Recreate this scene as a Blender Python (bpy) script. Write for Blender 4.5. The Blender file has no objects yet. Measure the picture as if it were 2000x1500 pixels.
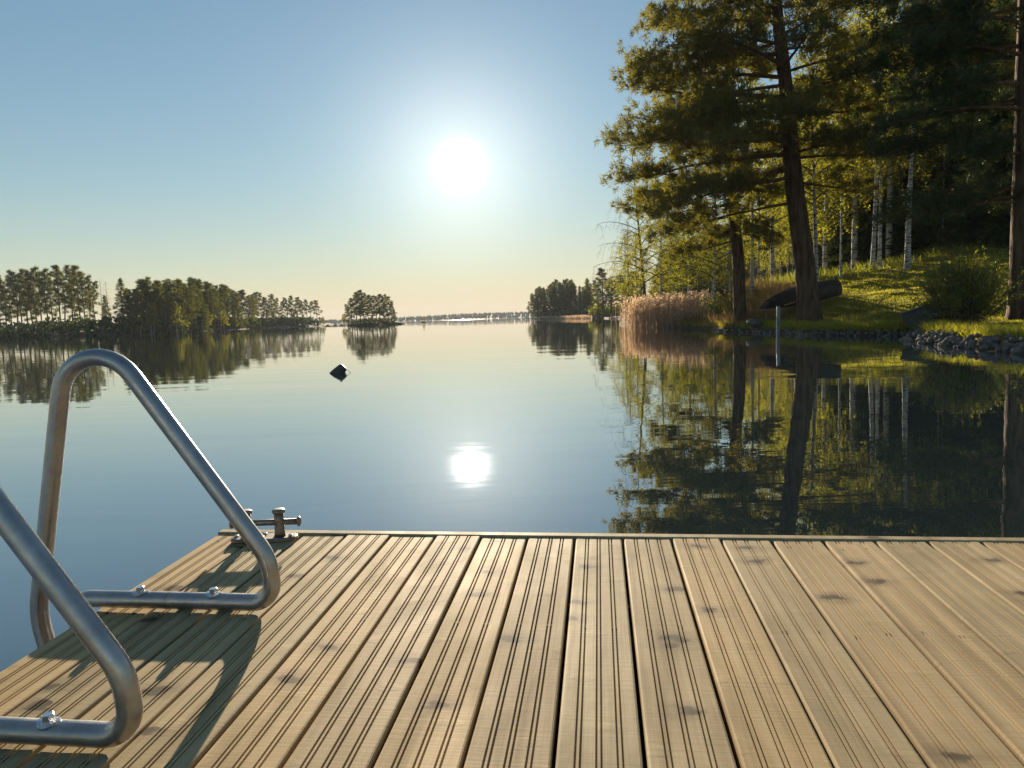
import bpy, math, random
import numpy as np
from mathutils import Matrix, Vector

R_ = math.radians
sc = bpy.context.scene
col = sc.collection
rng = np.random.default_rng(7)

# ------------------------------------------------------------------ camera
F_PX = 1410.908
CAM = np.array([[0.9994953268, -0.0317662034, 0.0],
                [-0.0029217340, -0.0919297614, 0.9957612075],
                [-0.0316315530, -0.9952586736, -0.0919761794]])   # right, down, forward -> world
EYE = np.array([0.0, 0.0, 0.9])
cam_d = bpy.data.cameras.new('camera')
cam_d.sensor_width = 36.0
cam_d.lens = F_PX / 2000 * 36
cam_d.clip_start = 0.02
cam_d.clip_end = 20000
cam = bpy.data.objects.new('camera', cam_d)
col.objects.link(cam)
m3 = Matrix((CAM[:, 0], -CAM[:, 1], -CAM[:, 2])).transposed()
cam.matrix_world = Matrix.Translation(EYE) @ m3.to_4x4()
sc.camera = cam

# ------------------------------------------------------------------ sky, sun, exposure
SUN_EL, SUN_AZ = R_(11.58), R_(-3.504)          # azimuth from +Y towards +X
SUN = Vector((math.sin(SUN_AZ) * math.cos(SUN_EL), math.cos(SUN_AZ) * math.cos(SUN_EL), math.sin(SUN_EL)))
world = bpy.data.worlds.new('World')
sc.world = world
world.use_nodes = True
nt = world.node_tree
nt.nodes.clear()
sky = nt.nodes.new('ShaderNodeTexSky')
sky.sky_type = 'NISHITA'
sky.sun_disc = False
sky.sun_elevation = SUN_EL
sky.sun_rotation = SUN_AZ
sky.altitude = 0
sky.air_density = 1.25
sky.dust_density = 0.0
SKY_GAMMA = 0.8
sky.ozone_density = 3.4
bg = nt.nodes.new('ShaderNodeBackground')
bg.inputs['Strength'].default_value = 0.057
sky_gamma = nt.nodes.new('ShaderNodeGamma')        # soft, evenly exposed evening sky
sky_gamma.inputs['Gamma'].default_value = SKY_GAMMA
nt.links.new(sky.outputs[0], sky_gamma.inputs['Color'])
sky_tint = nt.nodes.new('ShaderNodeMix'); sky_tint.data_type = 'RGBA'; sky_tint.blend_type = 'MULTIPLY'
sky_tint.inputs[0].default_value = 1.0; sky_tint.inputs[7].default_value = (0.90, 1.01, 1.01, 1)
nt.links.new(sky_gamma.outputs[0], sky_tint.inputs[6])
nt.links.new(sky_tint.outputs[2], bg.inputs['Color'])
# the sun itself and its aureole, as a function of the angle from the sun
tc = nt.nodes.new('ShaderNodeTexCoord')
vn = nt.nodes.new('ShaderNodeVectorMath'); vn.operation = 'NORMALIZE'
nt.links.new(tc.outputs['Generated'], vn.inputs[0])
dt = nt.nodes.new('ShaderNodeVectorMath'); dt.operation = 'DOT_PRODUCT'
nt.links.new(vn.outputs[0], dt.inputs[0]); dt.inputs[1].default_value = SUN
def wmath(op, a, b=None, c=None, clamp=False):
    n = nt.nodes.new('ShaderNodeMath'); n.operation = op; n.use_clamp = clamp
    for k, v in enumerate((a, b, c)):
        if v is None: continue
        if isinstance(v, (int, float)): n.inputs[k].default_value = v
        else: nt.links.new(v, n.inputs[k])
    return n.outputs[0]
ang = wmath('ARCCOSINE', wmath('MINIMUM', dt.outputs['Value'], 0.9999999))
def glow(amp, sigma, power=1.0):
    a = wmath('DIVIDE', ang, R_(sigma))
    if power != 1.0: a = wmath('POWER', a, power)
    return wmath('MULTIPLY', wmath('EXPONENT', wmath('MULTIPLY', a, -1.0)), amp)
def add_bg(col_, strength):
    b = nt.nodes.new('ShaderNodeBackground'); b.inputs['Color'].default_value = (*col_, 1)
    nt.links.new(strength, b.inputs['Strength']); return b.outputs[0]
def add_sh(a, b):
    n = nt.nodes.new('ShaderNodeAddShader'); nt.links.new(a, n.inputs[0]); nt.links.new(b, n.inputs[1]); return n.outputs[0]
sh = add_sh(bg.outputs[0], add_bg((1.0, 0.95, 0.85), glow(2.6, 0.95, 1.8)))     # disc, overexposed
sh = add_sh(sh, add_bg((1.0, 0.93, 0.78), glow(0.24, 6.0, 1.5)))                # aureole
sh = add_sh(sh, add_bg((1.0, 0.82, 0.58), glow(0.05, 16.0, 1.3)))
# thin warm haze layer low over the horizon, all the way round
sz = nt.nodes.new('ShaderNodeSeparateXYZ'); nt.links.new(vn.outputs[0], sz.inputs[0])
hz_ = wmath('EXPONENT', wmath('MULTIPLY', wmath('ABSOLUTE', sz.outputs[2]), -1 / math.sin(R_(4.6))))
hf = wmath('MULTIPLY', hz_, wmath('ADD', glow(0.55, 40.0, 2.0), 0.25))
peach = nt.nodes.new('ShaderNodeBackground'); peach.inputs['Color'].default_value = (0.36, 0.262, 0.165, 1); peach.inputs['Strength'].default_value = 1.0
mxs = nt.nodes.new('ShaderNodeMixShader'); nt.links.new(hf, mxs.inputs[0]); nt.links.new(sh, mxs.inputs[1]); nt.links.new(peach.outputs[0], mxs.inputs[2]); sh = mxs.outputs[0]
wo = nt.nodes.new('ShaderNodeOutputWorld')
nt.links.new(sh, wo.inputs['Surface'])

sun_d = bpy.data.lights.new('sun', 'SUN')
sun_d.energy = 5.0
sun_d.angle = R_(0.53)
sun_d.color = (1.0, 0.84, 0.62)
sun = bpy.data.objects.new('sun', sun_d)
sun.rotation_euler = (-SUN).to_track_quat('-Z', 'Y').to_euler()
sun.location = (0, 0, 60)
col.objects.link(sun)

vs = sc.view_settings
vs.view_transform = 'Standard'
vs.look = 'None'
vs.gamma = 1.0
vs.use_curve_mapping = False
vs.exposure = 1.35
sc.cycles.use_denoising = True
sc.cycles.max_bounces = 8
sc.cycles.transparent_max_bounces = 8
sc.cycles.sample_clamp_indirect = 6.0
sc.cycles.caustics_reflective = False
sc.cycles.caustics_refractive = False

# ------------------------------------------------------------------ helpers
def ray(px, py):
    return CAM @ np.array([(px - 1000) / F_PX, (py - 750) / F_PX, 1.0])
def at(px, py, depth):
    r = ray(px, py); return EYE + r * depth / r[1]
def onz(px, py, z=0.0):
    r = ray(px, py); return EYE + r * (z - EYE[2]) / r[2]

def tag(o, label=None, cat=None, group=None, kind=None):
    if label: o['label'] = label
    if cat: o['category'] = cat
    if group: o['group'] = group
    if kind: o['kind'] = kind
    return o

def empty(name, loc=(0, 0, 0), rz=0.0):
    o = bpy.data.objects.new(name, None)
    o.empty_display_size = 0.2
    o.location = loc
    o.rotation_euler = (0, 0, rz)
    col.objects.link(o)
    return o

def mesh_np(name, V, F, mat=None, smooth=False):
    """V (n,3); F list of arrays (k,3) and/or (k,4)."""
    me = bpy.data.meshes.new(name)
    V = np.asarray(V, np.float32)
    if not isinstance(F, (list, tuple)): F = [F]
    F = [np.asarray(f, np.int32) for f in F if len(f)]
    me.vertices.add(len(V)); me.vertices.foreach_set('co', V.ravel())
    loops = np.concatenate([f.ravel() for f in F])
    tot = np.concatenate([np.full(len(f), f.shape[1], np.int32) for f in F])
    st = np.concatenate([[0], np.cumsum(tot)[:-1]]).astype(np.int32)
    me.loops.add(len(loops)); me.loops.foreach_set('vertex_index', loops)
    me.polygons.add(len(tot)); me.polygons.foreach_set('loop_start', st); me.polygons.foreach_set('loop_total', tot)
    me.polygons.foreach_set('use_smooth', np.full(len(tot), bool(smooth)))
    me.update(calc_edges=True)
    me.validate()
    if mat: me.materials.append(mat)
    return me

def obj(name, me, parent=None, loc=None):
    o = bpy.data.objects.new(name, me)
    col.objects.link(o)
    if parent is not None: o.parent = parent
    if loc is not None: o.location = loc
    return o

def copy_tree(o, parent=None):
    c = o.copy(); col.objects.link(c)
    if parent is not None: c.parent = parent
    for ch in o.children: copy_tree(ch, c)
    return c

class MB:
    """collects vertices and faces"""
    def __init__(s): s.V = []; s.T = []; s.Q = []; s.n = 0
    def add(s, V, T=None, Q=None):
        V = np.asarray(V, float)
        if T is not None and len(T): s.T.append(np.asarray(T, int) + s.n)
        if Q is not None and len(Q): s.Q.append(np.asarray(Q, int) + s.n)
        s.V.append(V); s.n += len(V)
    def tube(s, P, r, n=8, cap=True):
        P = np.asarray(P, float); k = len(P)
        r = np.broadcast_to(np.asarray(r, float), (k,))
        Tn = np.gradient(P, axis=0); Tn /= np.linalg.norm(Tn, axis=1)[:, None] + 1e-12
        ref = np.array([0, 0, 1.0]) if abs(Tn[0, 2]) < 0.8 else np.array([1.0, 0, 0])
        a_ = np.cross(Tn[0], ref); A = np.empty_like(Tn)
        for q in range(k):                              # parallel transport
            a_ = a_ - Tn[q] * (a_ @ Tn[q]); a_ = a_ / (np.linalg.norm(a_) + 1e-12); A[q] = a_
        B = np.cross(Tn, A)
        th = np.arange(n) * 2 * np.pi / n
        V = P[:, None] + r[:, None, None] * (np.cos(th)[None, :, None] * A[:, None] + np.sin(th)[None, :, None] * B[:, None])
        i = np.arange(k - 1)[:, None] * n; j = np.arange(n)[None]; j2 = (j + 1) % n
        Q = np.stack([i + j, i + j2, i + n + j2, i + n + j], -1).reshape(-1, 4)
        V = V.reshape(-1, 3); T = []
        if cap:
            V = np.vstack([V, P[0], P[-1]]); c0, c1 = k * n, k * n + 1
            for a in range(n):
                b = (a + 1) % n
                T.append((c0, b, a)); T.append((c1, (k - 1) * n + a, (k - 1) * n + b))
        s.add(V, T, Q)
    def box(s, lo, hi, M=None):
        x0, y0, z0 = lo; x1, y1, z1 = hi
        V = np.array([(x0, y0, z0), (x1, y0, z0), (x1, y1, z0), (x0, y1, z0), (x0, y0, z1), (x1, y0, z1), (x1, y1, z1), (x0, y1, z1)], float)
        if M is not None: V = V @ np.asarray(M)[:3, :3].T + np.asarray(M)[:3, 3]
        s.add(V, Q=[(3, 2, 1, 0), (4, 5, 6, 7), (0, 1, 5, 4), (1, 2, 6, 5), (2, 3, 7, 6), (3, 0, 4, 7)])
    def mesh(s, name, mat=None, smooth=False):
        V = np.vstack(s.V); F = []
        if s.T: F.append(np.vstack(s.T))
        if s.Q: F.append(np.vstack(s.Q))
        return mesh_np(name, V, F, mat, smooth)

def unit(v):
    v = np.asarray(v, float); return v / (np.linalg.norm(v, axis=-1, keepdims=True) + 1e-12)

def cards(C, size, g, aspect=0.6, droop=0.0):
    """leaf-sized quads (rhombs), random orientation"""
    C = np.asarray(C, float); n = len(C)
    a = unit(g.normal(size=(n, 3)) - np.array([0, 0, droop])); b = unit(np.cross(a, g.normal(size=(n, 3))))
    sz = size * g.uniform(0.6, 1.35, n)[:, None]
    V = np.stack([C - a * sz * .5, C + b * sz * aspect * .5, C + a * sz * .5, C - b * sz * aspect * .5], 1).reshape(-1, 3)
    return V, np.arange(4 * n).reshape(-1, 4)

def needles(C, out, k, length, width, g, spread=0.75):
    """tufts of k narrow triangles each, pointing outwards"""
    C = np.repeat(np.asarray(C, float), k, 0); out = np.repeat(unit(out), k, 0); n = len(C)
    d = unit(out + g.normal(size=(n, 3)) * spread)
    w = unit(np.cross(d, g.normal(size=(n, 3)))) * (width * .5)
    L = (length * g.uniform(.6, 1.2, n))[:, None]
    base = C + g.normal(size=(n, 3)) * length * .30
    V = np.stack([base - w, base + w, base + d * L], 1).reshape(-1, 3)
    return V, np.arange(3 * n).reshape(-1, 3)

def smoothstep(a, b, x):
    t = np.clip((x - a) / (b - a), 0, 1); return t * t * (3 - 2 * t)

def vnoise(x, y, seed=0):
    """cheap smooth value noise"""
    def h(i, j): 
        v = np.sin(i * 127.1 + j * 311.7 + seed * 74.7) * 43758.5453
        return v - np.floor(v)
    i = np.floor(x); j = np.floor(y); u = x - i; v = y - j
    u = u * u * (3 - 2 * u); v = v * v * (3 - 2 * v)
    return (h(i, j) * (1 - u) + h(i + 1, j) * u) * (1 - v) + (h(i, j + 1) * (1 - u) + h(i + 1, j + 1) * u) * v

# ------------------------------------------------------------------ materials
def new_mat(name):
    m = bpy.data.materials.new(name); m.use_nodes = True
    t = m.node_tree; t.nodes.clear()
    out = t.nodes.new('ShaderNodeOutputMaterial')
    return m, t, out

def N(t, typ, **kw):
    n = t.nodes.new(typ)
    for k, v in kw.items():
        if k.startswith('i_'):
            key = k[2:].replace('_', ' ')
            n.inputs[key].default_value = v
        else: setattr(n, k, v)
    return n

def ramp(t, fac, stops, interp='LINEAR'):
    n = t.nodes.new('ShaderNodeValToRGB'); n.color_ramp.interpolation = interp
    els = n.color_ramp.elements
    while len(els) < len(stops): els.new(0.5)
    for e, (p, c) in zip(els, stops):
        e.position = p; e.color = (*c, 1) if len(c) == 3 else c
    t.links.new(fac, n.inputs[0]); return n.outputs[0]

def mixc(t, fac, a, b, mode='MIX'):
    n = t.nodes.new('ShaderNodeMix'); n.data_type = 'RGBA'; n.blend_type = mode
    for s, v in ((n.inputs[0], fac), (n.inputs[6], a), (n.inputs[7], b)):
        if hasattr(v, 'is_linked'): t.links.new(v, s)
        elif isinstance(v, (int, float)): s.default_value = v
        else: s.default_value = (*v, 1)
    return n.outputs[2]

def tmath(t, op, a, b=0.0, clamp=False):
    n = t.nodes.new('ShaderNodeMath'); n.operation = op; n.use_clamp = clamp
    for s, v in ((n.inputs[0], a), (n.inputs[1], b)):
        if hasattr(v, 'is_linked'): t.links.new(v, s)
        else: s.default_value = v
    return n.outputs[0]

def coords(t, scale=(1, 1, 1), kind='Object', rand=0.0):
    c = t.nodes.new('ShaderNodeTexCoord'); src = c.outputs[kind]
    if rand:
        oi = t.nodes.new('ShaderNodeObjectInfo')
        vm = t.nodes.new('ShaderNodeVectorMath'); vm.operation = 'SCALE'
        cb = t.nodes.new('ShaderNodeCombineXYZ')
        t.links.new(oi.outputs['Random'], cb.inputs[0]); t.links.new(oi.outputs['Random'], cb.inputs[1]); t.links.new(oi.outputs['Random'], cb.inputs[2])
        t.links.new(cb.outputs[0], vm.inputs[0]); vm.inputs['Scale'].default_value = rand
        ad = t.nodes.new('ShaderNodeVectorMath'); ad.operation = 'ADD'
        t.links.new(src, ad.inputs[0]); t.links.new(vm.outputs[0], ad.inputs[1]); src = ad.outputs[0]
    mp = t.nodes.new('ShaderNodeMapping'); mp.inputs['Scale'].default_value = scale
    t.links.new(src, mp.inputs['Vector']); return mp.outputs[0]

def noise(t, vec, scale, detail=4, rough=0.55, dist=0.0):
    n = t.nodes.new('ShaderNodeTexNoise'); n.inputs['Scale'].default_value = scale
    n.inputs['Detail'].default_value = detail; n.inputs['Roughness'].default_value = rough
    n.inputs['Distortion'].default_value = dist
    t.links.new(vec, n.inputs['Vector']); return n.outputs['Fac']

def bump(t, height, strength, dist, prev=None):
    b = t.nodes.new('ShaderNodeBump'); b.inputs['Strength'].default_value = strength; b.inputs['Distance'].default_value = dist
    t.links.new(height, b.inputs['Height'])
    if prev is not None: t.links.new(prev, b.inputs['Normal'])
    return b.outputs[0]

def principled(t, out, color=None, rough=0.6, metal=0.0, spec=0.5, normal=None):
    p = t.nodes.new('ShaderNodeBsdfPrincipled')
    p.inputs['Metallic'].default_value = metal
    p.inputs['Specular IOR Level'].default_value = spec
    if hasattr(color, 'is_linked'): t.links.new(color, p.inputs['Base Color'])
    elif color is not None: p.inputs['Base Color'].default_value = (*color, 1)
    if hasattr(rough, 'is_linked'): t.links.new(rough, p.inputs['Roughness'])
    else: p.inputs['Roughness'].default_value = rough
    if normal is not None: t.links.new(normal, p.inputs['Normal'])
    t.links.new(p.outputs[0], out.inputs['Surface']); return p

def simple(name, c1, c2=None, scale=6.0, rough=0.7, metal=0.0, bmp=0.0, bdist=0.01, spec=0.4, stretch=(1, 1, 1), rand=3.0):
    m, t, out = new_mat(name)
    v = coords(t, stretch, rand=rand)
    nz = noise(t, v, scale, 6)
    c = ramp(t, nz, [(0.3, c1), (0.7, c2 or c1)])
    nrm = bump(t, nz, bmp, bdist) if bmp else None
    principled(t, out, c, rough, metal, spec, nrm)
    return m

def foliage(name, dark, light, trans=0.5, tcol=None, spec_rough=0.5):
    m, t, out = new_mat(name)
    g = t.nodes.new('ShaderNodeNewGeometry')
    oi = t.nodes.new('ShaderNodeObjectInfo')
    f = tmath(t, 'ADD', tmath(t, 'MULTIPLY', g.outputs['Random Per Island'], 0.75), tmath(t, 'MULTIPLY', oi.outputs['Random'], 0.25))
    c = ramp(t, f, [(0.0, dark), (1.0, light)])
    d = t.nodes.new('ShaderNodeBsdfDiffuse'); t.links.new(c, d.inputs['Color'])
    tr = t.nodes.new('ShaderNodeBsdfTranslucent')
    tc_ = mixc(t, 1.0, c, tcol or (1.25, 1.2, 0.55), 'MULTIPLY')
    t.links.new(tc_, tr.inputs['Color'])
    mx = t.nodes.new('ShaderNodeMixShader'); mx.inputs[0].default_value = trans
    t.links.new(d.outputs[0], mx.inputs[1]); t.links.new(tr.outputs[0], mx.inputs[2])
    gl = t.nodes.new('ShaderNodeBsdfGlossy'); gl.inputs['Roughness'].default_value = spec_rough
    gl.inputs['Color'].default_value = (1, 1, 1, 1)
    mg = t.nodes.new('ShaderNodeMixShader'); mg.inputs[0].default_value = 0.03
    t.links.new(mx.outputs[0], mg.inputs[1]); t.links.new(gl.outputs[0], mg.inputs[2])
    t.links.new(mg.outputs[0], out.inputs['Surface'])
    return m

def mat_decking():
    m, t, out = new_mat('weathered_decking')
    v = coords(t, (1, 1, 1), rand=37.0)
    # long grain
    vg = coords(t, (38, 1.6, 38), rand=37.0)
    grain = noise(t, vg, 1.0, 6, 0.6, 0.6)
    vf = coords(t, (170, 3.0, 170), rand=37.0)
    fine = noise(t, vf, 1.0, 3, 0.6, 0.2)
    # saw marks running across the board
    vc = coords(t, (3, 210, 3), rand=37.0)
    saw = noise(t, vc, 1.0, 2, 0.5)
    # large blotches of weathering
    vb = coords(t, (6, 2.4, 6), rand=37.0)
    blot = noise(t, vb, 1.0, 5, 0.6, 0.8)
    c = ramp(t, grain, [(0.22, (0.34, 0.235, 0.118)), (0.5, (0.58, 0.435, 0.245)), (0.8, (0.69, 0.545, 0.335))])
    c = mixc(t, tmath(t, 'MULTIPLY', fine, 0.5), c, (0.30, 0.225, 0.135))
    grey = ramp(t, blot, [(0.38, (1, 1, 1)), (0.72, (0.72, 0.73, 0.74))])
    c = mixc(t, 1.0, c, grey, 'MULTIPLY')
    # knots
    vk = coords(t, (6.5, 10.5, 0.0), rand=37.0)
    wob = t.nodes.new('ShaderNodeTexNoise'); wob.inputs['Scale'].default_value = 3.0; wob.inputs['Detail'].default_value = 3
    t.links.new(vk, wob.inputs['Vector'])
    vw = t.nodes.new('ShaderNodeVectorMath'); vw.operation = 'MULTIPLY_ADD'
    t.links.new(wob.outputs['Color'], vw.inputs[0]); vw.inputs[1].default_value = (0.42, 0.42, 0.42); t.links.new(vk, vw.inputs[2])
    vo = t.nodes.new('ShaderNodeTexVoronoi'); vo.voronoi_dimensions = '2D'; vo.inputs['Scale'].default_value = 1.0; vo.inputs['Randomness'].default_value = 1.0
    t.links.new(vw.outputs[0], vo.inputs['Vector'])
    sep = t.nodes.new('ShaderNodeSeparateColor'); t.links.new(vo.outputs['Color'], sep.inputs[0])
    keep = tmath(t, 'GREATER_THAN', sep.outputs[0], 0.76)
    kn = ramp(t, vo.outputs['Distance'], [(0.05, (1, 1, 1)), (0.11, (0.85, 0.85, 0.85)), (0.15, (0.38, 0.38, 0.38)), (0.40, (0, 0, 0))])
    knf = tmath(t, 'MULTIPLY', kn, keep)
    c = mixc(t, tmath(t, 'MULTIPLY', knf, 0.95), c, (0.095, 0.07, 0.05))
    # thin checks (cracks) in the knots' neighbourhood
    oi = t.nodes.new('ShaderNodeObjectInfo')
    tone = ramp(t, oi.outputs['Random'], [(0.0, (0.80, 0.77, 0.72)), (0.3, (1.0, 0.97, 0.93)), (0.55, (0.88, 0.91, 0.90)), (0.8, (1.08, 1.02, 0.92)), (1.0, (1.0, 0.95, 0.85))])
    c = mixc(t, 1.0, c, tone, 'MULTIPLY')
    rgh = ramp(t, blot, [(0.3, (0.66,) * 3), (0.8, (0.82,) * 3)])
    n1 = bump(t, saw, 0.2, 0.0010)
    n2 = bump(t, fine, 0.35, 0.0010, n1)
    n3 = bump(t, kn, 0.12, 0.002, n2)
    principled(t, out, c, rgh, 0.0, 0.12, n3)
    return m

def mat_steel():
    m, t, out = new_mat('galvanised_steel')
    v = coords(t, (1, 1, 1), rand=2.0)
    vo = t.nodes.new('ShaderNodeTexVoronoi'); vo.inputs['Scale'].default_value = 130; t.links.new(v, vo.inputs['Vector'])
    nz = noise(t, v, 14, 6, 0.65)
    c = ramp(t, nz, [(0.3, (0.30, 0.30, 0.31)), (0.7, (0.46, 0.455, 0.45))])
    c = mixc(t, 0.08, c, vo.outputs['Color'], 'SOFT_LIGHT')
    r = ramp(t, noise(t, v, 40, 4), [(0.3, (0.28,) * 3), (0.7, (0.45,) * 3)])
    b = bump(t, noise(t, v, 90, 4), 0.08, 0.001)
    principled(t, out, c, r, 0.9, 0.5, b)
    return m

def mat_water():
    m, t, out = new_mat('lake_water')
    g = t.nodes.new('ShaderNodeNewGeometry')
    sx = t.nodes.new('ShaderNodeSeparateXYZ'); t.links.new(g.outputs['Position'], sx.inputs[0])
    def vec(s):
        mp = t.nodes.new('ShaderNodeMapping'); mp.inputs['Scale'].default_value = s
        mp.inputs['Rotation'].default_value = (0, 0, R_(5)); t.links.new(g.outputs['Position'], mp.inputs['Vector']); return mp.outputs[0]
    swell = noise(t, vec((0.10, 0.42, 1)), 1.0, 3, 0.5, 0.3)
    rip = noise(t, vec((0.7, 2.6, 1)), 1.0, 3, 0.5, 0.4)
    fine = noise(t, vec((5.0, 13.0, 1)), 1.0, 2, 0.5)
    patch = noise(t, vec((0.03, 0.08, 1)), 1.0, 3, 0.5)
    n = bump(t, swell, 1.0, 0.0075)
    n = bump(t, rip, 1.0, 0.0013, n)
    n = bump(t, fine, 1.0, 0.00005, n)
    # a breeze roughens the open lake far out
    far = ramp(t, tmath(t, 'DIVIDE', sx.outputs[1], 1500.0), [(0.10, (0.005,) * 3), (0.20, (0.012,) * 3), (0.30, (0.030,) * 3), (1.0, (0.045,) * 3)])
    body = N(t, 'ShaderNodeBsdfDiffuse'); body.inputs['Color'].default_value = (0.022, 0.036, 0.040, 1)
    gl = N(t, 'ShaderNodeBsdfGlossy'); t.links.new(far, gl.inputs['Roughness']); t.links.new(n, gl.inputs['Normal'])
    gl.inputs['Color'].default_value = (1, 1, 1, 1)
    fr = N(t, 'ShaderNodeFresnel'); fr.inputs['IOR'].default_value = 1.333; t.links.new(n, fr.inputs['Normal'])
    fac = tmath(t, 'POWER', fr.outputs[0], 0.42, True)
    mx = N(t, 'ShaderNodeMixShader'); t.links.new(fac, mx.inputs[0]); t.links.new(body.outputs[0], mx.inputs[1]); t.links.new(gl.outputs[0], mx.inputs[2])
    t.links.new(mx.outputs[0], out.inputs['Surface'])
    return m

def mat_bark(name, c1, c2, scale=9.0, stretch=(1, 1, .18), b=0.8, bd=0.05):
    return simple(name, c1, c2, scale, 0.9, 0, b, bd, 0.15, stretch, 5.0)

def mat_birch():
    m, t, out = new_mat('birch_bark')
    v = coords(t, (1, 1, 1), rand=9.0)
    bands = noise(t, coords(t, (2.2, 2.2, 9.0), rand=9.0), 1.5, 4, 0.6, 0.5)
    c = ramp(t, bands, [(0.0, (0.58, 0.55, 0.50)), (0.52, (0.50, 0.48, 0.45)), (0.57, (0.05, 0.045, 0.04)), (1.0, (0.04, 0.035, 0.03))])
    principled(t, out, c, 0.75, 0, 0.3, bump(t, bands, 0.3, 0.02))
    return m

def mat_grass():
    m, t, out = new_mat('lawn_ground')
    v = coords(t, (1, 1, 1))
    a = noise(t, v, 0.55, 5, 0.6); b = noise(t, v, 9.0, 5, 0.7)
    c = ramp(t, a, [(0.3, (0.13, 0.15, 0.02)), (0.55, (0.20, 0.20, 0.03)), (0.75, (0.23, 0.19, 0.05))])
    c = mixc(t, tmath(t, 'MULTIPLY', b, 0.55), c, (0.06, 0.065, 0.02))
    # bare forest floor further from the water and at the rim
    g = t.nodes.new('ShaderNodeNewGeometry'); sx = t.nodes.new('ShaderNodeSeparateXYZ'); t.links.new(g.outputs['Position'], sx.inputs[0])
    f = ramp(t, tmath(t, 'DIVIDE', sx.outputs[1], 100.0), [(0.33, (0, 0, 0)), (0.40, (1, 1, 1))])
    c = mixc(t, f, c, (0.085, 0.065, 0.035))
    low = ramp(t, sx.outputs[2], [(0.10, (1, 1, 1)), (0.26, (0, 0, 0))])
    c = mixc(t, low, c, (0.07, 0.06, 0.045))
    principled(t, out, c, 0.95, 0, 0.1, bump(t, b, 0.9, 0.08))
    return m

M = dict(
    deck=mat_decking(), steel=mat_steel(), water=mat_water(), birch=mat_birch(), grass=mat_grass(),
    zinc=simple('bright_zinc', (0.62, 0.63, 0.65), (0.75, 0.76, 0.78), 30, 0.25, 1.0),
    screw=simple('dark_screw', (0.05, 0.04, 0.03), (0.09, 0.07, 0.055), 60, 0.8, 0.0, spec=0.1),
    beam=simple('dark_timber', (0.12, 0.085, 0.05), (0.2, 0.15, 0.09), 9, 0.85, stretch=(1, 1, 1), bmp=0.3),
    cleat=simple('aged_cast_steel', (0.16, 0.125, 0.095), (0.30, 0.27, 0.24), 45, 0.48, 0.75, 0.25, 0.002),
    pine_bark=mat_bark('pine_bark', (0.04, 0.027, 0.02), (0.19, 0.12, 0.08), 9),
    pine_limb=mat_bark('pine_limb_bark', (0.10, 0.052, 0.028), (0.21, 0.115, 0.06), 7),
    dark_bark=mat_bark('dark_bark', (0.05, 0.04, 0.03), (0.10, 0.08, 0.06), 7),
    twig=mat_bark('twig_bark', (0.09, 0.06, 0.045), (0.16, 0.115, 0.085), 7),
    pine=foliage('pine_needles', (0.095, 0.092, 0.019), (0.23, 0.205, 0.040), 0.55),
    spruce=foliage('spruce_needles', (0.026, 0.042, 0.014), (0.068, 0.090, 0.028), 0.35),
    birchleaf=foliage('birch_leaves', (0.15, 0.165, 0.016), (0.32, 0.30, 0.036), 0.6),
    willow=foliage('willow_leaves', (0.13, 0.155, 0.022), (0.27, 0.28, 0.045), 0.58),
    farpine=foliage('far_pine_needles', (0.050, 0.064, 0.014), (0.14, 0.145, 0.030), 0.5),
    bladeg=foliage('grass_blades', (0.25, 0.26, 0.025), (0.46, 0.42, 0.05), 0.6),
    drygrass=foliage('dry_grass', (0.16, 0.115, 0.05), (0.30, 0.21, 0.09), 0.5, (1.1, 1.0, 0.8)),
    reed=foliage('dry_reed', (0.36, 0.27, 0.20), (0.56, 0.45, 0.34), 0.6, (1.1, 0.95, 0.8)),
    plume=foliage('reed_plume', (0.50, 0.37, 0.27), (0.72, 0.57, 0.43), 0.6, (1.1, 1.0, 0.85)),
    stone=simple('granite', (0.075, 0.068, 0.058), (0.20, 0.19, 0.175), 5, 0.85, 0, 0.6, 0.03, 0.3),
    darkrock=simple('wet_rock', (0.022, 0.022, 0.024), (0.06, 0.058, 0.055), 30, 0.5, 0, 0.6, 0.01, 0.5),
    hill=simple('far_forest_floor', (0.03, 0.04, 0.025), (0.05, 0.06, 0.035), 0.02, 0.95),
    farwood=foliage('far_forest', (0.018, 0.026, 0.018), (0.034, 0.045, 0.028), 0.0),
    shore=simple('shore_earth', (0.035, 0.032, 0.018), (0.07, 0.062, 0.035), 0.5, 0.95),
    tar=simple('tarred_boat', (0.020, 0.018, 0.016), (0.055, 0.045, 0.038), 6, 0.55, 0, 0.2, 0.01),
    greenboat=simple('dark_green_boat', (0.020, 0.036, 0.024), (0.036, 0.055, 0.036), 5, 0.5),
    boatwood=simple('pale_boat_wood', (0.30, 0.24, 0.15), (0.42, 0.34, 0.22), 8, 0.7),
    boatgrey=simple('weathered_boat_wood', (0.20, 0.21, 0.22), (0.32, 0.33, 0.34), 8, 0.6),
    post=simple('grey_post', (0.14, 0.17, 0.19), (0.24, 0.27, 0.29), 9, 0.6),
    white=simple('pale_paint', (0.7, 0.66, 0.6), (0.8, 0.76, 0.7), 9, 0.6),
)

# ================================================================== SETTING: water and land
def plane_grid(name, xs, ys, zf, mat, smooth=True):
    X, Y = np.meshgrid(xs, ys)
    Z = zf(X, Y)
    V = np.stack([X, Y, Z], -1).reshape(-1, 3); nx = len(xs)
    i, j = np.meshgrid(np.arange(len(ys) - 1), np.arange(nx - 1), indexing='ij')
    a = (i * nx + j).ravel()
    return mesh_np(name, V, np.stack([a, a + 1, a + nx + 1, a + nx], -1), mat, smooth)

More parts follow.
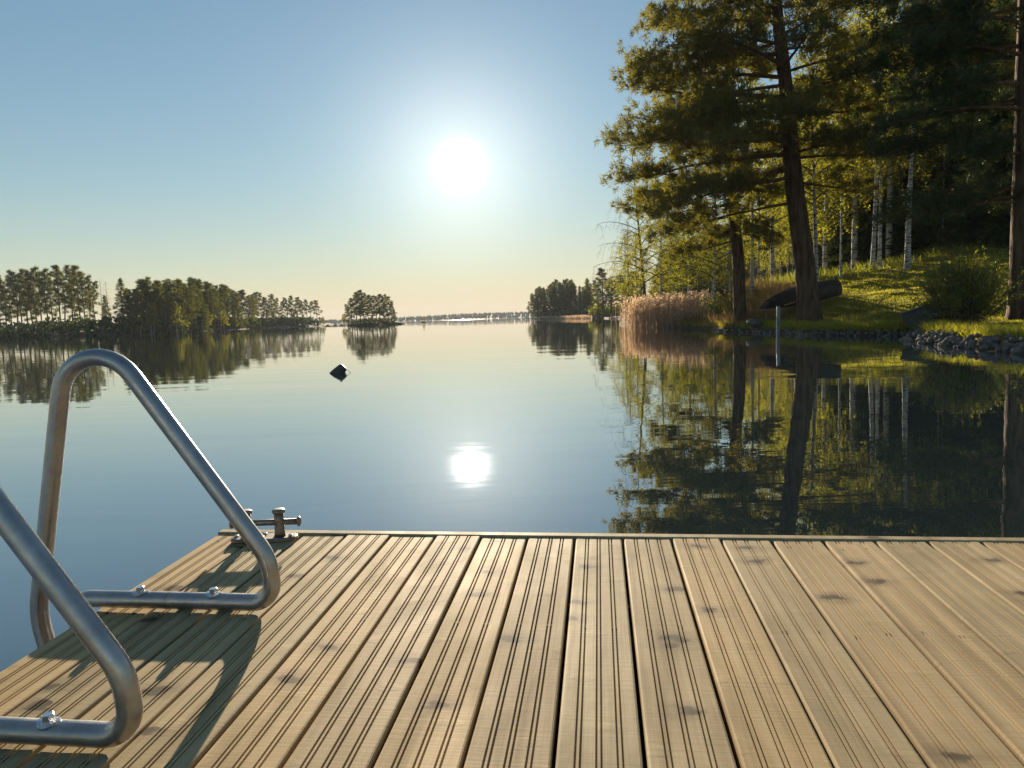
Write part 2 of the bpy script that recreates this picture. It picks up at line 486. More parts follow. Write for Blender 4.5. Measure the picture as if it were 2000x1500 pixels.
WXY = 2600.0
w = obj('water', mesh_np('water', [(-WXY, -400, 0), (WXY, -400, 0), (WXY, WXY, 0), (-WXY, WXY, 0)], [np.array([[0, 1, 2, 3]])], M['water']))
tag(w, 'calm lake water mirroring the sky and trees', kind='structure')

def sdist(X, Y, poly):
    """signed distance to a closed polygon, positive inside"""
    P = np.asarray(poly, float); Q = np.roll(P, -1, 0)
    pts = np.stack([X.ravel(), Y.ravel()], 1)
    best = np.full(len(pts), 1e9); inside = np.zeros(len(pts), bool)
    for (ax, ay), (bx, by) in zip(P, Q):
        dx, dy = bx - ax, by - ay
        t = np.clip(((pts[:, 0] - ax) * dx + (pts[:, 1] - ay) * dy) / (dx * dx + dy * dy + 1e-12), 0, 1)
        best = np.minimum(best, np.hypot(pts[:, 0] - ax - t * dx, pts[:, 1] - ay - t * dy))
        c = (ay > pts[:, 1]) != (by > pts[:, 1])
        with np.errstate(divide='ignore', invalid='ignore'):
            xi = (bx - ax) * (pts[:, 1] - ay) / (by - ay) + ax
        inside ^= c & (pts[:, 0] < xi)
    return np.where(inside, best, -best).reshape(X.shape)

RIGHT = [(9.3, -30), (9.0, 5), (9.0, 12.6), (9.25, 14.4), (9.7, 16.6), (10.3, 18.7), (11.0, 19.2), (11.9, 19.6), (11.4, 20.3), (11.0, 20.9), (10.6, 21.8),
         (10.05, 23.2), (9.75, 25.2), (9.6, 27.5), (9.3, 30.0), (8.9, 31.0), (9.2, 33), (9.2, 38), (8.9, 46), (9.0, 52), (10.5, 58), (9.4, 64),
         (14, 80), (17, 105), (20, 140), (20.5, 168), (16, 195), (9.5, 235), (7.4, 248), (9, 262), (40, 285), (500, 300), (500, -30)]
def z_right(x, y):
    x = np.asarray(x, float); y = np.asarray(y, float)
    s = sdist(np.atleast_1d(x), np.atleast_1d(y), RIGHT).reshape(x.shape)
    s = s + (vnoise(x * 0.9, y * 0.9, 3) - 0.5) * 0.25
    yy = np.minimum(y, 36 + (y - 36) * 0.04)
    hill = 0.34 + 0.134 * (yy - 24) + 0.085 * (np.minimum(x, 40) - 10.5) + 0.55 * smoothstep(16, 24, x) * smoothstep(20, 32, y)
    hill = np.where(y > 40, np.minimum(hill, np.minimum(2.4, 0.45 + 0.10 * np.maximum(s, 0))), hill)
    hill = np.maximum(hill, 0.26 + 0.02 * np.clip(s, 0, 20))
    hill = 0.26 + (hill - 0.26) * smoothstep(0.2, 4.5, s)
    bumps = (vnoise(x * 0.8, y * 0.8, 1) - .5) * 0.22 * smoothstep(1, 6, s) + (vnoise(x * 2.6, y * 2.6, 2) - .5) * 0.07
    top = hill + bumps
    edge = smoothstep(-0.05, 0.38, s)
    return np.where(s > -0.05, -0.25 + (top + 0.25) * edge, np.maximum(-1.5, -0.25 + s * 0.4))

xs = np.concatenate([np.arange(5, 26, .28), np.arange(26, 60, 1.4), np.arange(60, 500, 22)])
ys = np.concatenate([np.arange(-30, 8, 2.0), np.arange(8, 40, .28), np.arange(40, 120, 1.2), np.arange(120, 312, 5)])
g_ = obj('ground', plane_grid('ground', xs, ys, z_right, M['grass']))
tag(g_, 'grassy bank and wooded land on the right', kind='structure')

def gz(x, y): return float(z_right(np.array([x]), np.array([y]))[0])

LEFT = [(-700, 120), (-330, 175), (-200, 185), (-140, 160), (-107, 147), (-82, 132), (-66, 122), (-64.5, 128), (-67, 150), (-70, 178), (-72, 205), (-72, 240), (-69.5, 272),
        (-66, 283), (-72, 292), (-110, 300), (-260, 330), (-700, 420)]
def z_left(x, y):
    s = sdist(x, y, LEFT) + (vnoise(x * .15, y * .15, 5) - .5) * 3
    return np.where(s > 0, 0.05 + 0.5 * smoothstep(0, 5, s) + 1.6 * smoothstep(4, 40, s) + vnoise(x * .3, y * .3, 8) * .5 * smoothstep(0, 4, s), np.maximum(-2, s * .3))
xs = np.concatenate([np.arange(-700, -220, 16), np.arange(-220, -50, 2.5)]); ys = np.arange(100, 430, 2.5)
l_ = obj('shore', plane_grid('shore', xs, ys, z_left, M['shore']))
tag(l_, 'low wooded shore on the left side of the lake', kind='structure')
def gl(x, y): return float(z_left(np.array([[x]], float), np.array([[y]], float))[0, 0])

# islet and its low rocky spit
IC = np.array([-36.5, 193.0])
def z_islet(x, y):
    dx = (x - IC[0]); dy = (y - IC[1]); r = np.sqrt((dx / 6.9) ** 2 + (dy / 7.5) ** 2) + (vnoise(x * .4, y * .4, 4) - .5) * .3
    main = 1.1 * smoothstep(1.1, .35, r)
    r2 = np.sqrt(((x - IC[0] - 6.6) / 3.2) ** 2 + (dy / 2.2) ** 2); r3 = np.sqrt(((x - IC[0] + 10) / 9.0) ** 2 + ((dy) / 1.4) ** 2) + (vnoise(x * .7, y * .7, 6) - .5) * .7
    return np.maximum.reduce([main, .62 * smoothstep(1.1, .1, r2), .30 * smoothstep(1.1, .3, r3)]) - .12
o = obj('islet', plane_grid('islet', np.arange(-58, -22, .6), np.arange(180, 206, .6), z_islet, M['shore']))
tag(o, 'small rocky islet in the middle of the lake', kind='structure')
def z_skerry(x, y):
    r = np.sqrt(((x + 31.2) / 1.9) ** 2 + ((y - 262) / 2.0) ** 2)
    return .55 * smoothstep(1.1, .1, r) - .1
o = obj('skerry', plane_grid('skerry', np.arange(-34, -28, .4), np.arange(258, 266, .4), z_skerry, M['shore']))
tag(o, 'tiny skerry beyond the islet', kind='structure')

# far wooded shore
def far_h(a):   # height profile over azimuth-like x at 1150 m
    return 1.2 + 3 * vnoise(a * .006, a * 0, 11) + 3.2 * np.exp(-((a + 20) / 130.0) ** 2) + 1.2 * vnoise(a * .02, a * 0, 12)
def z_far(x, y):
    s = y - 1080 - 30 * vnoise(x * .004, x * 0, 13)
    return np.where(s > 0, .2 + far_h(x) * smoothstep(0, 180, s), -2)
xs = np.arange(-2400, 2401, 20); ys = np.concatenate([np.arange(1060, 1340, 14), np.arange(1340, 1900, 80)])
o = obj('hill', plane_grid('hill', xs, ys, z_far, M['hill']))
tag(o, 'low hills along the far shore of the lake', kind='structure')
g = np.random.default_rng(5)
nT = 9000
tx = g.uniform(-1500, 1500, nT); ty = 1082 + 30 * vnoise(tx * .004, tx * 0, 13) + g.uniform(0, 200, nT) ** 1.0
tz = z_far(tx, ty); th = g.uniform(3.2, 5.6, nT); tw = th * g.uniform(.28, .5, nT)
V = []; base = np.stack([tx, ty, tz - .5], 1)
for k in range(5):
    a = 2 * np.pi * k / 5 + g.uniform(0, 1, nT)
    V.append(base + np.stack([np.cos(a) * tw, np.sin(a) * tw, np.full(nT, .5)], 1))
V.append(base + np.stack([g.normal(0, .2, nT), g.normal(0, .2, nT), th], 1))
V = np.stack(V, 1).reshape(-1, 3); b = np.arange(nT)[:, None] * 6
T = np.concatenate([np.hstack([b + k, b + (k + 1) % 5, b + 5]) for k in range(5)])
o = obj('far_forest', mesh_np('far_forest', V, T, M['farwood']))
tag(o, 'far-off dark forest covering the low hills across the lake', 'forest', kind='stuff')

# ================================================================== JETTY
P = 0.125
DO = np.array([0.15332054, 1.86508067, 0.31571008])
DU = np.array([0.99263982, -0.12093448, -0.00640632]); DV = np.array([0.12106137, 0.9923049, 0.02598334]); DN = np.array([0.00321474, -0.02656766, 0.99964185])
DM = Matrix(((DU[0], DV[0], DN[0], DO[0]), (DU[1], DV[1], DN[1], DO[1]), (DU[2], DV[2], DN[2], DO[2]), (0, 0, 0, 1)))
jetty = empty('wooden_jetty')
jetty.matrix_world = DM
tag(jetty, 'weathered wooden jetty of long grooved deck boards', 'jetty')
DECK_L = 4.2
def board_profile(wd, th):
    """cross-section (u,h) with rounded edges and three pairs of grooves, h = 0 on top"""
    pts = [(0, -th), (0, -.0035), (.0012, -.0010), (.0038, 0)]
    for f in (.252, .5, .748):
        c = f * wd
        for s in (-1, 1):
            q = c + s * .0036
            pts += [(q - .0018, -.0002), (q - .0010, -.0034), (q + .0010, -.0034), (q + .0018, -.0002)]
    pts += [(wd - .0038, 0), (wd - .0012, -.0010), (wd, -.0035), (wd, -th)]
    return np.array(pts)
gap = 0.0062
pf = board_profile(P - gap, .028)
k = len(pf); segs = 5
vv = np.linspace(-DECK_L, -.004, segs)
V = np.array([(a, y, h) for y in vv for a, h in pf])
Q = [(s * k + a, s * k + (a + 1) % k, (s + 1) * k + (a + 1) % k, (s + 1) * k + a) for s in range(segs - 1) for a in range(k)]
me_board = mesh_np('board', V, [np.array(Q)], M['deck'])
bm_caps = []
import bmesh
bm = bmesh.new(); bm.from_mesh(me_board); bm.verts.ensure_lookup_table()
bm.faces.new([bm.verts[a] for a in range(k)]); bm.faces.new([bm.verts[(segs - 1) * k + a] for a in reversed(range(k))])
bmesh.ops.recalc_face_normals(bm, faces=bm.faces); bm.to_mesh(me_board); bm.free()
gb = np.random.default_rng(21)
for i in range(-8, 19):
    o = obj('board', me_board, jetty)
    o.location = (i * P + gap / 2 + gb.normal(0, .0006), gb.normal(0, .0008), gb.normal(0, .0007))
    o.rotation_euler = (0, gb.normal(0, .0035), gb.normal(0, .0004))
U0, U1 = -8 * P, 19 * P
b = MB(); b.box((U0 - .002, .001, -.22), (U1, .030, .0025)); o = obj('end_board', b.mesh('end_board', M['deck']), jetty)
bv = o.modifiers.new('bevel', 'BEVEL'); bv.width = .003; bv.segments = 2
b = MB(); b.box((U0 + .004, -DECK_L, -.165), (U0 + .05, -.002, -.030)); obj('side_beam', b.mesh('side_beam', M['beam']), jetty)
b = MB(); b.box((U1 - .05, -DECK_L, -.165), (U1 - .004, -.002, -.030)); obj('side_beam', b.mesh('side_beam', M['beam']), jetty)
JV = [-.048, -.515, -.985, -1.455, -1.925, -2.4, -2.87, -3.34, -3.81]
for y in JV:
    b = MB(); b.box((U0 + .052, y - .024, -.15), (U1 - .052, y + .024, -.0295)); obj('joist', b.mesh('joist', M['beam']), jetty)
b = MB()
for y in JV[:4]:
    for i in range(-8, 19):
        for f in (.252, .748):
            c = i * P + gap / 2 + f * (P - gap) + gb.normal(0, .0015); yy = y + gb.normal(0, .006)
            b.tube([(c, yy, -.006), (c, yy, -.0022 + gb.normal(0, .0004)), (c, yy, -.0016)], [.0056, .0056, .0044], 8)
o = obj('screw_heads', b.mesh('screw_heads', M['screw']), jetty); tag(o, kind='stuff')
for (x0, x1) in ((U0 + .06, -.07), (-.06, 1.06), (1.07, U1 - .06)):           # unseen floats, added at full width to keep the board gaps dark
    b = MB(); b.box((x0, -DECK_L + .02, -.62), (x1, -.05, -.17)); obj('float', b.mesh('float', M['beam']), jetty)

# ------------------------------------------------------------------ swim ladder hand rails
def rounded(pts, rad, n=9):
    pts = [np.array(p, float) for p in pts]; out = [pts[0]]
    for a, p, c, r in zip(pts[:-2], pts[1:-1], pts[2:], rad):
        d1 = unit(a - p); d2 = unit(c - p); ca = np.clip(d1 @ d2, -1, 1); th = np.arccos(ca)
        t = r / np.tan(th / 2); t = min(t, .49 * np.linalg.norm(a - p), .49 * np.linalg.norm(c - p)); r = t * np.tan(th / 2)
        cen = p + unit(d1 + d2) * r / np.sin(th / 2)
        s, e = p + d1 * t, p + d2 * t
        a0 = s - cen; a1 = e - cen; w_ = np.arccos(np.clip(unit(a0) @ unit(a1), -1, 1))
        for k_ in range(n + 1):
            f = k_ / n; out.append(cen + (np.sin((1 - f) * w_) * a0 + np.sin(f * w_) * a1) / np.sin(w_))
    out.append(pts[-1]); return np.array(out)
ladder = empty('swim_ladder')
ladder.matrix_world = DM @ Matrix.Translation((-1.0, -.72, 0))
tag(ladder, 'galvanised tube swim ladder hand rails bolted to the left edge of the jetty', 'ladder')
def rail_path():
    return rounded([(x, 0, z) for x, z in [(-1.052, -.30), (-1.052, .0195), (-.604, .0195), (-.612, .116), (-.994, .667), (-1.146, -.018), (-1.122, -.15), (-1.112, -.95)]],
                   [.035, .047, .12, .090, .20, .12], 12)
rp = rail_path()
for yv in (-.49, -.95):
    b = MB(); b.tube(rp + np.array([1.0, 0, 0]), .0178, 20)
    r_ = obj('hand_rail', b.mesh('hand_rail', M['steel'], True), ladder); r_.location = (0, yv + .72, 0)
    for u in (-.902, -.738):
        b = MB(); th = np.linspace(-.95, .95, 9)
        # dished washer that follows the tube
        n = 20; ring = []
        for rr in (.006, .016):
            ring.append([(rr * math.cos(2 * math.pi * a / n), rr * math.sin(2 * math.pi * a / n), 0) for a in range(n)])
        VV = []
        for lvl, dz in ((0, 0.0), (1, 0.0), (1, -.0028), (0, -.0028)):
            VV += [(x, y, .0392 - .35 * (y * y) / .019 + dz) for x, y, _ in ring[lvl]]
        Q = [(l * n + a, l * n + (a + 1) % n, ((l + 1) % 4) * n + (a + 1) % n, ((l + 1) % 4) * n + a) for l in range(4) for a in range(n)]
        b.add(VV, Q=Q); o = obj('washer', b.mesh('washer', M['zinc']), r_); o.location = (u + 1.0, 0, 0)
        b = MB(); b.tube([(0, 0, .035), (0, 0, .0470), (0, 0, .0480)], [.0088, .0088, .0074], 6)
        o = obj('bolt', b.mesh('bolt', M['zinc']), r_); o.location = (u + 1.0, 0, 0); o.rotation_euler = (0, 0, .4 + u)
    b = MB(); b.tube([(-.8385 + 1, 0, .0195), (-.8370 + 1, 0, .0195)], .01812, 20, False)
    obj('weld_seam', b.mesh('weld_seam', M['cleat']), r_)
for z in (-.52, -.78):
    b = MB(); b.tube([(-.118, -.22, z), (-.118, .22, z)], .019, 12); obj('rung', b.mesh('rung', M['steel'], True), ladder)

# ------------------------------------------------------------------ mooring cleat
cl = empty('mooring_cleat')
cl.matrix_world = DM @ Matrix.Translation((-.838, -.050, .0)) @ Matrix.Rotation(R_(9), 4, 'Z')
tag(cl, 'rusty steel double cross mooring cleat at the far left corner of the jetty', 'cleat')
b = MB()
n = 24; hl, hw = .088, .027
outl = []
for a in range(n):
    t_ = 2 * math.pi * a / n; cx_, sy_ = math.cos(t_), math.sin(t_)
    outl.append((math.copysign(abs(cx_) ** .45, cx_) * hl, math.copysign(abs(sy_) ** .6, sy_) * hw))
VV = [(x, y, .001) for x, y in outl] + [(x, y, .008) for x, y in outl] + [(x * .96, y * .9, .0105) for x, y in outl] + [(0, 0, .0105), (0, 0, .001)]
Q = [(l * n + a, l * n + (a + 1) % n, (l + 1) * n + (a + 1) % n, (l + 1) * n + a) for l in range(2) for a in range(n)]
T = [(2 * n + a, 2 * n + (a + 1) % n, 3 * n) for a in range(n)] + [(a, 3 * n + 1, (a + 1) % n) for a in range(n)]
b.add(VV, T, Q); obj('base_plate', b.mesh('base_plate', M['cleat']), cl)
for x in (-.046, .042):
    b = MB(); b.tube([(x, 0, .009), (x, 0, .02), (x, 0, .05), (x, 0, .0725)], [.0160, .0136, .0126, .0130], 16)
    p_ = obj('post', b.mesh('post', M['cleat'], True), cl)
    b = MB(); b.tube([(x, 0, .0718), (x, 0, .0755), (x, 0, .0805), (x, 0, .0835), (x, 0, .0845)], [.0125, .0172, .0178, .0150, .007], 16)
    obj('cap', b.mesh('cap', M['cleat'], True), p_)
b = MB(); b.tube([(-.080, 0, .048), (.090, 0, .048)], .0085, 14)
c_ = obj('crossbar', b.mesh('crossbar', M['cleat'], True), cl)
for s in (-1, 1):
    e = .090 if s > 0 else -.080
    b = MB(); b.tube([(e - s * .001, 0, .048), (e + s * .003, 0, .048), (e + s * .007, 0, .048), (e + s * .010, 0, .048)], [.0084, .0130, .0134, .007], 14)
    obj('end_knob', b.mesh('end_knob', M['cleat'], True), c_)
for x, y in ((-.076, .004), (.072, -.006), (-.002, .014), (-.002, -.014)):
    b = MB(); b.tube([(x, y, .0095), (x, y, .0145), (x, y, .0155)], [.0062, .0062, .0045], 6); obj('bolt', b.mesh('bolt', M['zinc']), cl)

# ================================================================== TREES
def limb_path(p0, az, L, rise, sag, n, g, wob=.06):
    t = np.linspace(0, 1, n)
    d = np.array([math.cos(az), math.sin(az), 0]); s = np.array([-d[1], d[0], 0])
    w1 = g.normal(0, wob * L); 
    return p0 + np.outer(t * L, d) + np.outer(np.sin(t * 3.0) * w1, s) + np.outer(L * (rise * t - sag * t * t) + np.cumsum(g.normal(0, .012 * L, n)) * t, [0, 0, 1])

def along(P, z):
    """point of a polyline at height z"""
    return np.array([np.interp(z, P[:, 2], P[:, 0]), np.interp(z, P[:, 2], P[:, 1]), z])

def pine(g, trunk, rad, limbs, tuft=(14, .26, .034), dens=1.0, sub=.42, flat=.45, tdens=1.0):
    """trunk polyline, radii, limbs = (z, azimuth, length, rise, sag); returns trunk MB, branches MB, crown (V,T)"""
    wt, wb = MB(), MB()
    zz = np.linspace(trunk[0, 2], trunk[-1, 2], 26)
    tp = np.stack([np.interp(zz, trunk[:, 2], trunk[:, k]) for k in range(2)] + [zz], 1)
    tp[:, :2] += np.cumsum(g.normal(0, rad[0] * .05, (26, 2)), 0) * np.linspace(0, 1, 26)[:, None]
    tr = np.interp(zz, np.linspace(zz[0], zz[-1], len(rad)), rad)
    flare = 1 + .35 * np.exp(-(zz - zz[0]) / (rad[0] * 1.6))
    wt.tube(tp, tr * flare, 14)
    C, O = [], []
    for (z, az, L, rise, sag) in limbs:
        p0 = along(tp, z); r0 = min(np.interp(z, zz, tr) * .42, .012 + .013 * L)
        lp = limb_path(p0, az, L, rise, sag, 9, g)
        wb.tube(lp, np.linspace(r0, .008, 9), 6, False)
        ns = max(4, int(L * 2.3 * dens))
        for q in range(ns):
            t = .22 + .78 * (q + g.uniform(0, .9)) / ns
            side = 1 if q % 2 else -1
            b0 = np.array([np.interp(t, np.linspace(0, 1, 9), lp[:, k]) for k in range(3)])
            l2 = L * sub * (1.12 - t * .75) * g.uniform(.6, 1.15)
            az2 = az + side * g.uniform(.5, 1.15)
            sp = limb_path(b0, az2, l2, g.uniform(-.15, .65), g.uniform(-.2, .25), 5, g)
            wb.tube(sp, np.linspace(max(r0 * .3 * (1.1 - t), .006), .004, 5), 4, False)
            nt_ = max(3, int((3 + l2 * 6.5) * dens * tdens))
            tt = g.uniform(.12, 1.05, nt_)
            c = np.stack([np.interp(tt, np.linspace(0, 1, 5), sp[:, k]) for k in range(3)], 1)
            jit = g.normal(size=(nt_, 3)) * np.array([.20, .20, .20 * flat]) * (0.5 + .5 * min(1, L / 4))
            C.append(c + jit + np.array([0, 0, .05]))
            dirv = np.array([math.cos(az2), math.sin(az2), .45])
            O.append(dirv + jit * 2)
        C.append(lp[-3:] + g.normal(size=(3, 3)) * .12); O.append(np.repeat([[math.cos(az), math.sin(az), .4]], 3, 0))
    C = np.vstack(C); O = np.vstack(O)
    V, T = needles(C, O, tuft[0], tuft[1], tuft[2], g)
    return wt, wb, (V, T)

def auto_limbs(g, z0, z1, n, Lf, rise=(.05, .45), sag=(.0, .35), az_bias=None):
    out = []; az = g.uniform(0, 6.28)
    for k in range(n):
        f = (k + g.uniform(0, .8)) / n; z = z0 + (z1 - z0) * f
        az += 2.4 + g.normal(0, .35)
        out.append((z, az, Lf(f) * g.uniform(.5, 1.3), g.uniform(*rise) + f * .25, g.uniform(*sag)))
    return out

def build_tree(name, wt, wb, leaf, mt, mb, ml, loc, label, cat='tree', group=None, crown='crown', cards_=False):
    root = empty(name, loc)
    tag(root, label, cat, group)
    obj('trunk', wt.mesh('trunk', mt, True), root)
    if wb is not None and wb.n: tag(obj('branches', wb.mesh('branches', mb, True), root), kind='stuff')
    if leaf is not None:
        obj(crown, mesh_np(crown, leaf[0], leaf[1], ml), root)
    return root

def place_px(px, py_base, depth):
    p = at(px, py_base, depth); return np.array([p[0], p[1], gz(p[0], p[1])])

# ---- big pine by the water (trunk traced in metres relative to its base)
g = np.random.default_rng(101)
base = place_px(1583, 612, 27.0)
def rel(px, py, d=27.0): return at(px, py, d) - base
tk = np.array([[0, 0, -.3], rel(1574, 540), rel(1566, 470), rel(1556, 400), rel(1546, 300), rel(1538, 200), rel(1530, 100), rel(1520, 0), rel(1512, -120), rel(1510, -230)])
LF = math.pi     # image left
limbs = []
def zpx(py): return rel(1560, py)[2]
spec = [  # y in the photograph where the limb leaves the trunk, azimuth, length
    (395, LF - .25, 4.2, -.10, .05), (345, LF + .30, 5.6, -.16, .05), (330, LF - .35, 6.0, -.05, .12), (300, LF, 6.2, .02, .14), (285, LF + .7, 5.0, .05, .2), (262, LF - .12, 6.2, .08, .12),
    (235, LF + .45, 5.6, .10, .15), (215, LF - .45, 5.8, .12, .15), (190, LF + .12, 5.7, .12, .12), (165, LF - .7, 5.0, .2, .2), (150, LF - .1, 5.4, .15, .12), (128, LF + .5, 4.8, .2, .15),
    (105, LF - .35, 5.0, .2, .14), (85, LF + .1, 4.7, .22, .14), (60, LF + .7, 4.2, .25, .1), (40, LF - .3, 4.5, .24, .12), (15, LF + .15, 4.2, .28, .12), (-15, LF - .6, 3.8, .3, .1),
    (-40, LF + .3, 3.8, .34, .1), (-75, LF - .1, 3.4, .36, .1), (-110, LF + .6, 2.8, .4, .1), (-140, LF - .3, 2.6, .45, .1),
    (355, .25, 3.4, -.04, .1), (310, -.5, 3.6, .0, .15), (270, .5, 3.8, .05, .15), (225, -.1, 3.6, .08, .15), (180, .35, 3.8, .12, .15), (140, -.4, 3.4, .16, .15), (95, .2, 3.4, .2, .12), (50, -.2, 3.2, .24, .1),
    (10, .5, 3.0, .28, .1), (-40, 0, 2.8, .3, .1), (-90, .4, 2.4, .4, .1), (-150, -.4, 2.0, .5, .1),
    (320, 1.5, 4.2, .05, .15), (240, 1.9, 4.6, .1, .15), (160, 1.2, 4.2, .15, .15), (80, 1.8, 4.0, .2, .12), (0, 1.4, 3.6, .25, .12),
    (300, -1.4, 3.6, .0, .15), (250, -1.9, 4.0, .05, .15), (200, -1.2, 3.8, .1, .15), (130, -1.7, 3.8, .15, .15), (70, -1.1, 3.2, .2, .1), (20, -1.8, 3.4, .25, .1), (-60, -1.5, 2.8, .3, .1), (-130, 1.5, 2.4, .4, .1), (-180, 2.6, 1.8, .5, .1), (-185, -.6, 1.6, .5, .1)]
for (py, az, L, rise, sag) in spec: limbs.append((zpx(py), az, L, rise, sag))
wt, wb, lf = pine(g, tk, [.40, .37, .35, .33, .29, .25, .22, .18, .12, .05], limbs, (20, .20, .036), 1.1, tdens=1.75, flat=.8)
build_tree('pine_tree', wt, wb, lf, M['pine_bark'], M['pine_limb'], M['pine'], base, 'largest pine, thick leaning trunk on the grassy bank beside the upturned boat')

# ---- slimmer pine left of it
g = np.random.default_rng(102)
base = place_px(1446, 596, 30.5)
tk = np.array([[0, 0, -.3], rel(1442, 500, 30.5), rel(1432, 400, 30.5), rel(1424, 300, 30.5), rel(1420, 180, 30.5), rel(1416, 60, 30.5)])
limbs = [(rel(1440, y, 30.5)[2], a, L, r, s) for (y, a, L, r, s) in [
    (470, LF + .2, 2.8, -.15, .05), (455, -.2, 1.8, -.1, .2), (420, LF - .4, 3.6, -.12, .1), (400, LF + .5, 3.8, -.1, .05), (440, 1.7, 2.2, -.1, .1), (430, -1.5, 2.6, -.25, .2),
    (370, .3, 2.4, 0, .1), (360, LF, 4.2, -.05, .1), (330, -1.2, 3.0, .05, .1), (300, LF + .4, 3.8, .1, .1), (280, .2, 2.8, .1, .1), (250, LF - .5, 3.6, .15, .1), (220, 1.5, 3, .15, .1),
    (190, -1.4, 2.8, .2, .1), (160, LF, 3.0, .2, .1), (130, .4, 2.4, .2, .1), (100, LF + .6, 2.2, .3, .1), (80, -.8, 1.8, .3, .1)]]
wt, wb, lf = pine(g, tk, [.27, .25, .22, .18, .13, .05], limbs, (20, .20, .036), 1.1, tdens=1.75, flat=.8)
build_tree('pine_tree', wt, wb, lf, M['pine_bark'], M['pine_limb'], M['pine'], base, 'slimmer pine standing left of the largest pine behind the grey boulder')

# ---- pine at the right edge of the picture
g = np.random.default_rng(103)
base = place_px(1998, 604, 21.5)
tk = np.array([[0, 0, -.3], rel(1998, 480, 21.5), rel(2004, 300, 21.5), rel(2008, 120, 21.5), rel(2012, -80, 21.5), rel(2014, -260, 21.5)])
limbs = [(rel(2000, y, 21.5)[2], a, L, r, s) for (y, a, L, r, s) in [
    (395, LF + .15, 3.2, .02, .08), (385, LF - .5, 3.6, .05, .12), (300, LF + .55, 2.8, -.05, .05), (265, LF - .15, 4.0, .06, .16), (215, LF + .25, 4.4, .02, .1), (200, LF - .6, 4.2, .05, .1),
    (165, LF, 4.2, .05, .05), (110, LF + .4, 4.0, .1, .1), (90, LF - .35, 4.4, .1, .1), (50, LF + .05, 4.3, .1, .12), (15, LF - .7, 4.0, .1, .1), (-10, LF + .3, 4.2, .12, .1), (-40, LF - .2, 4.2, .1, .1), (-80, LF + .6, 3.6, .2, .1), (-110, LF, 3.8, .2, .1), (-160, LF - .5, 3.2, .2, .1),
    (360, 1.2, 3.6, .1, .1), (300, .3, 3.4, .1, .1), (240, -.8, 3.2, .1, .1), (180, 1.6, 3.8, .1, .1), (120, .0, 3.4, .1, .1), (60, -1.3, 3.0, .1, .1), (0, 1.0, 3.2, .2, .1), (-60, -.4, 3.0, .2, .1), (-130, 1.6, 2.8, .3, .1), (-200, 2.5, 2.4, .4, .1), (-200, -.8, 2.0, .4, .1)]]
wt, wb, lf = pine(g, tk, [.36, .33, .30, .26, .2, .08], limbs, (20, .20, .036), 1.1, tdens=1.6, flat=.8)
build_tree('pine_tree', wt, wb, lf, M['pine_bark'], M['pine_limb'], M['spruce'], base, 'dark pine at the right edge of the picture, its boughs hanging over the bush')

# ---- generic prototypes (unit metres, base at the origin)
def proto_pine(seed, H, bare, R, n, tuft, dens, mt=None, ml=None, lean=.02):
    g = np.random.default_rng(seed)
    tk = np.array([[0, 0, -.3], [g.normal(0, lean) * H, g.normal(0, lean) * H, H * .55], [g.normal(0, lean) * H, g.normal(0, lean) * H, H]])
    limbs = auto_limbs(g, H * bare, H * .985, n, lambda f: R * (1 - .80 * f ** 1.3) * (.55 + .45 * min(1, f * 5)), (-.05, .35), (0, .25))
    wt, wb, lf = pine(g, tk, [H * .0125, H * .009, H * .003], limbs, tuft, dens, .45, .5)
    return (wt.mesh('trunk', mt or M['pine_limb'], True), wb.mesh('branches', mt or M['pine_limb'], True), mesh_np('crown', lf[0], lf[1], ml or M['farpine']))

def proto_spruce(seed, H, R, n, k, size, ml=None, low=.06):
    g = np.random.default_rng(seed)
    wt, wb = MB(), MB()
    wt.tube([(0, 0, -.3), (0, 0, H * .5), (g.normal(0, .05), 0, H)], [H * .013, H * .008, .01], 8)
    C, O = [], []
    az = 0
    for q in range(n):
        f = (q + g.uniform(0, .7)) / n; z = H * (low + (.985 - low) * f); L = R * (1 - f) ** .85 * g.uniform(.7, 1.12) + .06 * R
        az += 2.4 + g.normal(0, .3)
        lp = limb_path(np.array([0, 0, z]), az, L, -.12 + .35 * f, -.02 + .1 * (1 - f), 5, g, .03)
        wb.tube(lp, np.linspace(.012 * H ** .5, .004, 5), 4, False)
        m = max(4, int(k * L / R)) + 2; t = g.uniform(.08, 1.03, m)
        c = np.stack([np.interp(t, np.linspace(0, 1, 5), lp[:, a]) for a in range(3)], 1)
        wid = L * .26 * (1.1 - t * .7)
        sv = np.array([-math.sin(az), math.cos(az), 0])
        c += np.outer(g.normal(0, 1, m) * wid, sv) + np.outer(-abs(g.normal(0, .06 * R, m)) - .02, [0, 0, 1])
        C.append(c); O.append(np.repeat([[math.cos(az), math.sin(az), -.55]], m, 0))
    C = np.vstack(C); O = np.vstack(O)
    V, T = needles(C, O, 9, size, size * .2, g, .55)
    return (wt.mesh('trunk', M['dark_bark'], True), wb.mesh('branches', M['dark_bark'], True), mesh_np('crown', V, T, ml or M['spruce']))

